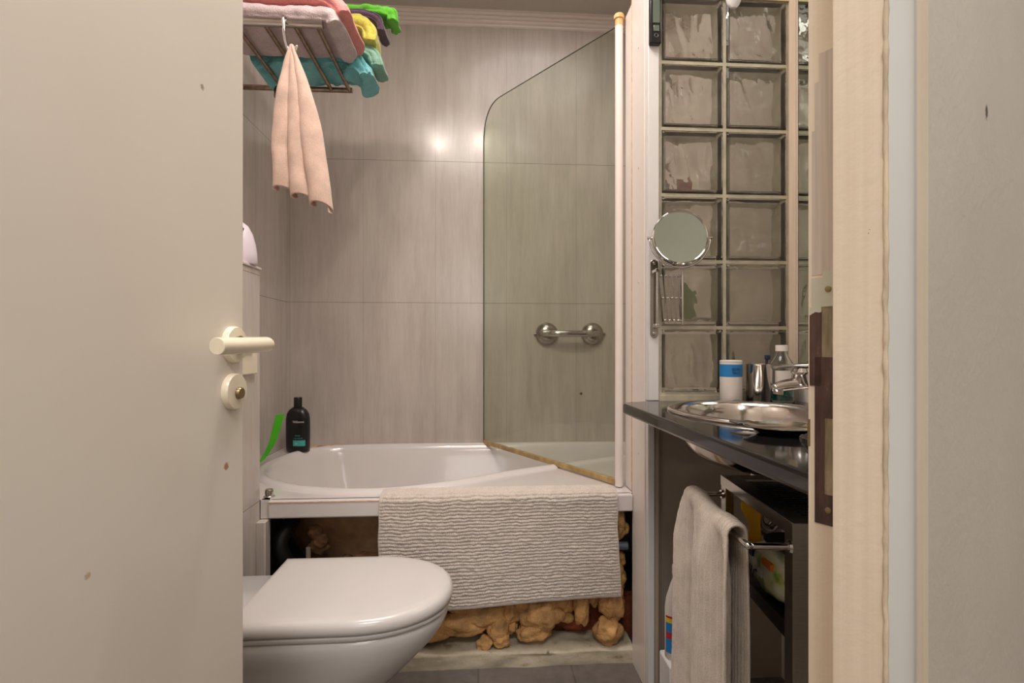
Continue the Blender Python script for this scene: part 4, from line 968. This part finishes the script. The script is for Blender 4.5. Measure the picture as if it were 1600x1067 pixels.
MB().lathe([(0.011, 0), (0.009, 0.004), (0, 0.004)], (0, 0.008, zr), 18, (-1, 0, 0)).build('rail_boss', 'chrome', tr)
MB().lathe([(0.011, 0), (0.009, 0.004), (0, 0.004)], (0, TL - 0.008, zr), 18, (-1, 0, 0)).build('rail_boss', 'chrome', tr)
def TW(x, y, z=0):
    q = Matrix.Rotation(-ta, 3, 'Z') @ Vector((x, y, 0)); return (TB.x + q.x, TB.y + q.y, z)

# towel draped on the rail
def drape(u, v):
    # u along the rail (0 far, 1 near), v over it: 0 bottom outer side ... 1 bottom inner side
    y = TL - 0.012 - (TL - 0.065) * u
    L1, L2, r = 0.62, 0.46, 0.015
    s = v * (L1 + pi * r + L2)
    xr = -0.067
    f = 0.020 * sin(u * 2 * pi * 1.6 + 2.2) + 0.010 * sin(u * 2 * pi * 3.1 + 0.8)
    rib = 0.0030 * abs(sin(pi * u * 26)) + 0.0012 * nz(u * 90, v * 130, 1)
    if s < L1:
        h = L1 - s; k = min(1, h * 11) ** 0.7
        x = xr - r - rib - k * (0.004 + 0.6 * f + 0.01 * h) ; z = zr - h
        yy = y + k * (0.020 * (0.5 - u) + 0.006 * nz(u * 5, h * 6, 1)) + 0.03 * h * (0.5 - u)
    elif s < L1 + pi * r:
        a = (s - L1) / r; x = xr - (r + rib) * cos(a); z = zr + (r + rib) * sin(a); yy = y
        z += 0.004 * sin(u * 9)
    else:
        h = s - L1 - pi * r; k = min(1, h * 6); x = xr + r + rib + k * 0.004 * sin(u * 14); z = zr - h; yy = y
    return (x, yy - 0.0, z)
tw = MB().grid(drape, 180, 160).build('bath_towel', 'white_towel', loc=(TB.x, TB.y, 0), rotz=-ta, solid=0.005, angle=180)
tag(tw, 'off-white ribbed towel draped over the trolley rail', 'towel')

# things on and under the trolley
pk = thing('wipes_pack', 'green and white pack of wipes on the trolley shelf', 'pack', TW(0.06, 0.12, 0.569), -ta)
def pillow(u, v, s=1):
    return None
m = MB(); rings = []
for i in range(21):
    t = i / 20; k = sin(pi * min(max(t, 0.03), 0.97)) ** 0.35
    rings.append([(0.0 + 0.055 * math.copysign(abs(cos(a)) ** 0.6, cos(a)) * (0.5 + 0.5 * k), -0.07 + 0.17 * t, 0.048 + 0.046 * k * math.copysign(abs(sin(a)) ** 0.6, sin(a)) + 0.002 * nz(t * 9, a * 2, 1)) for a in [2 * pi * q / 24 for q in range(24)]])
M['wipes'] = None
t = NT('printed_wipes_film')
col = t.ramp(t.noise(22, 3), [(0.36, c4((120, 150, 60))), (0.46, c4((206, 208, 150))), (0.6, c4((222, 220, 204))), (0.72, c4((150, 172, 90)))])
t.l(col, t.p.inputs['Base Color']); t.p.inputs['Roughness'].default_value = 0.3; M['wipes'] = t.m
m.loft(rings).build('film', 'wipes', pk, angle=60)
text('UIC', 0.034, 'dark_print', pk, (-0.0562, 0.045, 0.022), (R(90), 0, R(-90)))
MB().box((-0.056, 0.045, 0.062), (-0.050, 0.072, 0.078)).build('blue_logo', 'dark_print', pk)
MB().box((-0.055, -0.03, 0.066), (-0.048, 0.005, 0.077)).build('orange_flash', 'orange', pk)
MB().box((-0.0567, 0.000, 0.040), (-0.0555, 0.020, 0.054)).build('white_badge', 'white_print', pk)
def glovef(cx, cy, z0, z1, wd, seed, name, label):
    def fn(u, v):
        z = z0 + (z1 - z0) * v; ww = wd * (1 - 0.35 * v)
        return (cx + 0.010 * sin(u * 7 + seed) + 0.012 * nz(u * 3, v * 3, seed), cy + (u - 0.5) * ww + 0.004 * sin(v * 8 + seed), z)
    o = MB().grid(fn, 24, 24).build(name, 'yellow_cloth', loc=(TB.x, TB.y, 0), rotz=-ta, solid=0.003, angle=180)
    tag(o, label, 'cleaning cloth')
glovef(0.035, TL - 0.075, 0.60, 0.722, 0.05, 1, 'cleaning_cloth', 'yellow cloth hanging inside the trolley near its far leg')
glovef(0.10, 0.10, 0.66, 0.728, 0.06, 4, 'cleaning_cloth', 'yellow cloth hanging inside the trolley above the pack of wipes')
ld = thing('pan_lid', 'dark round dish resting on top of the pack of wipes', 'dish', TW(0.052, 0.10, 0.668), -ta)
MB().lathe([(0.0, 0), (0.030, 0.0), (0.048, 0.012), (0.050, 0.016), (0.046, 0.016), (0.0, 0.010)], (0, 0, 0), 32, cap=False).build('dish_body', 'dark_top', ld)
wb_ = thing('wire_basket', 'dark round basket under the middle shelf of the trolley', 'basket', TW(0.10, 0.16, 0.52), -ta)
MB().lathe([(0.085, 0.035), (0.088, 0.035), (0.08, 0.006), (0.05, -0.012), (0.0, -0.016)], (0, 0, 0), 36, cap=False).build('basket_body', 'dark_steel', wb_)
MB().tube([(0.0, 0.0, -0.014), (0.0, 0.0, -0.38)], 0.004, 10).build('stem', 'dark_steel', wb_)
towel('folded_cloth', 'wine', [TW(0.16, 0.04, 0.33), TW(0.17, 0.10, 0.345), TW(0.18, 0.18, 0.35), TW(0.19, 0.27, 0.34)], 0.06, 0.022, 'wine red cloth lying on the dark bag in the trolley', 31, cat='cloth', wob=0.01)
m = MB(); lump(m, TW(0.15, 0.16, 0.21), 0.09, 5, 0.12, 4, (1.0, 1.3, 0.82)); tag(m.build('storage_bag', 'darkcloth', angle=180), 'soft black bag on the bottom shelf of the trolley', 'bag')

# bottle of cleaner beside the towel
bx2 = MB().loft([[(0.0, 0.0, z), (0.075, 0.0, z), (0.075, 0.09, z), (0.0, 0.09, z)] for z in (0, 0.15)]).build('low_box', 'pvc_cool', loc=(0.528, 1.38, 0), bev=0.006)
tag(bx2, 'low white box on the floor under the counter behind the towel', 'box')
cb = thing('cleaner_bottle', 'white cleaner bottle with a blue, red and yellow label behind the towel', 'bottle', (0.567, 1.425, 0.151), R(-15))
MB().loft([oval(0.033, 0, 0.6), oval(0.036, 0.005, 0.6), oval(0.036, 0.14, 0.6), oval(0.032, 0.17, 0.6), oval(0.020, 0.21, 0.6), oval(0.014, 0.225, 0.8), oval(0.014, 0.24, 1)]).build('bottle_body', 'card', cb, angle=60)
MB().lathe([(0.016, 0.238), (0.016, 0.262), (0, 0.264)], (0, 0, 0), 20).build('cap', 'card', cb)
def lab(z0, z1, mat, nm): MB().grid(lambda u, v: ((-1 + 2 * u) * 0.034, -0.0222 * max(0.0, 1 - abs((-1 + 2 * u) * 0.94) ** 2.5) ** 0.4 - 0.0008, z0 + (z1 - z0) * v), 16, 1).build(nm, mat, cb, angle=180)
lab(0.02, 0.060, 'blue_label', 'label_blue'); lab(0.060, 0.078, 'red', 'label_red'); lab(0.078, 0.105, 'blue_label', 'label_middle'); lab(0.105, 0.118, 'yellow', 'label_yellow'); lab(0.118, 0.124, 'red', 'label_stripe')
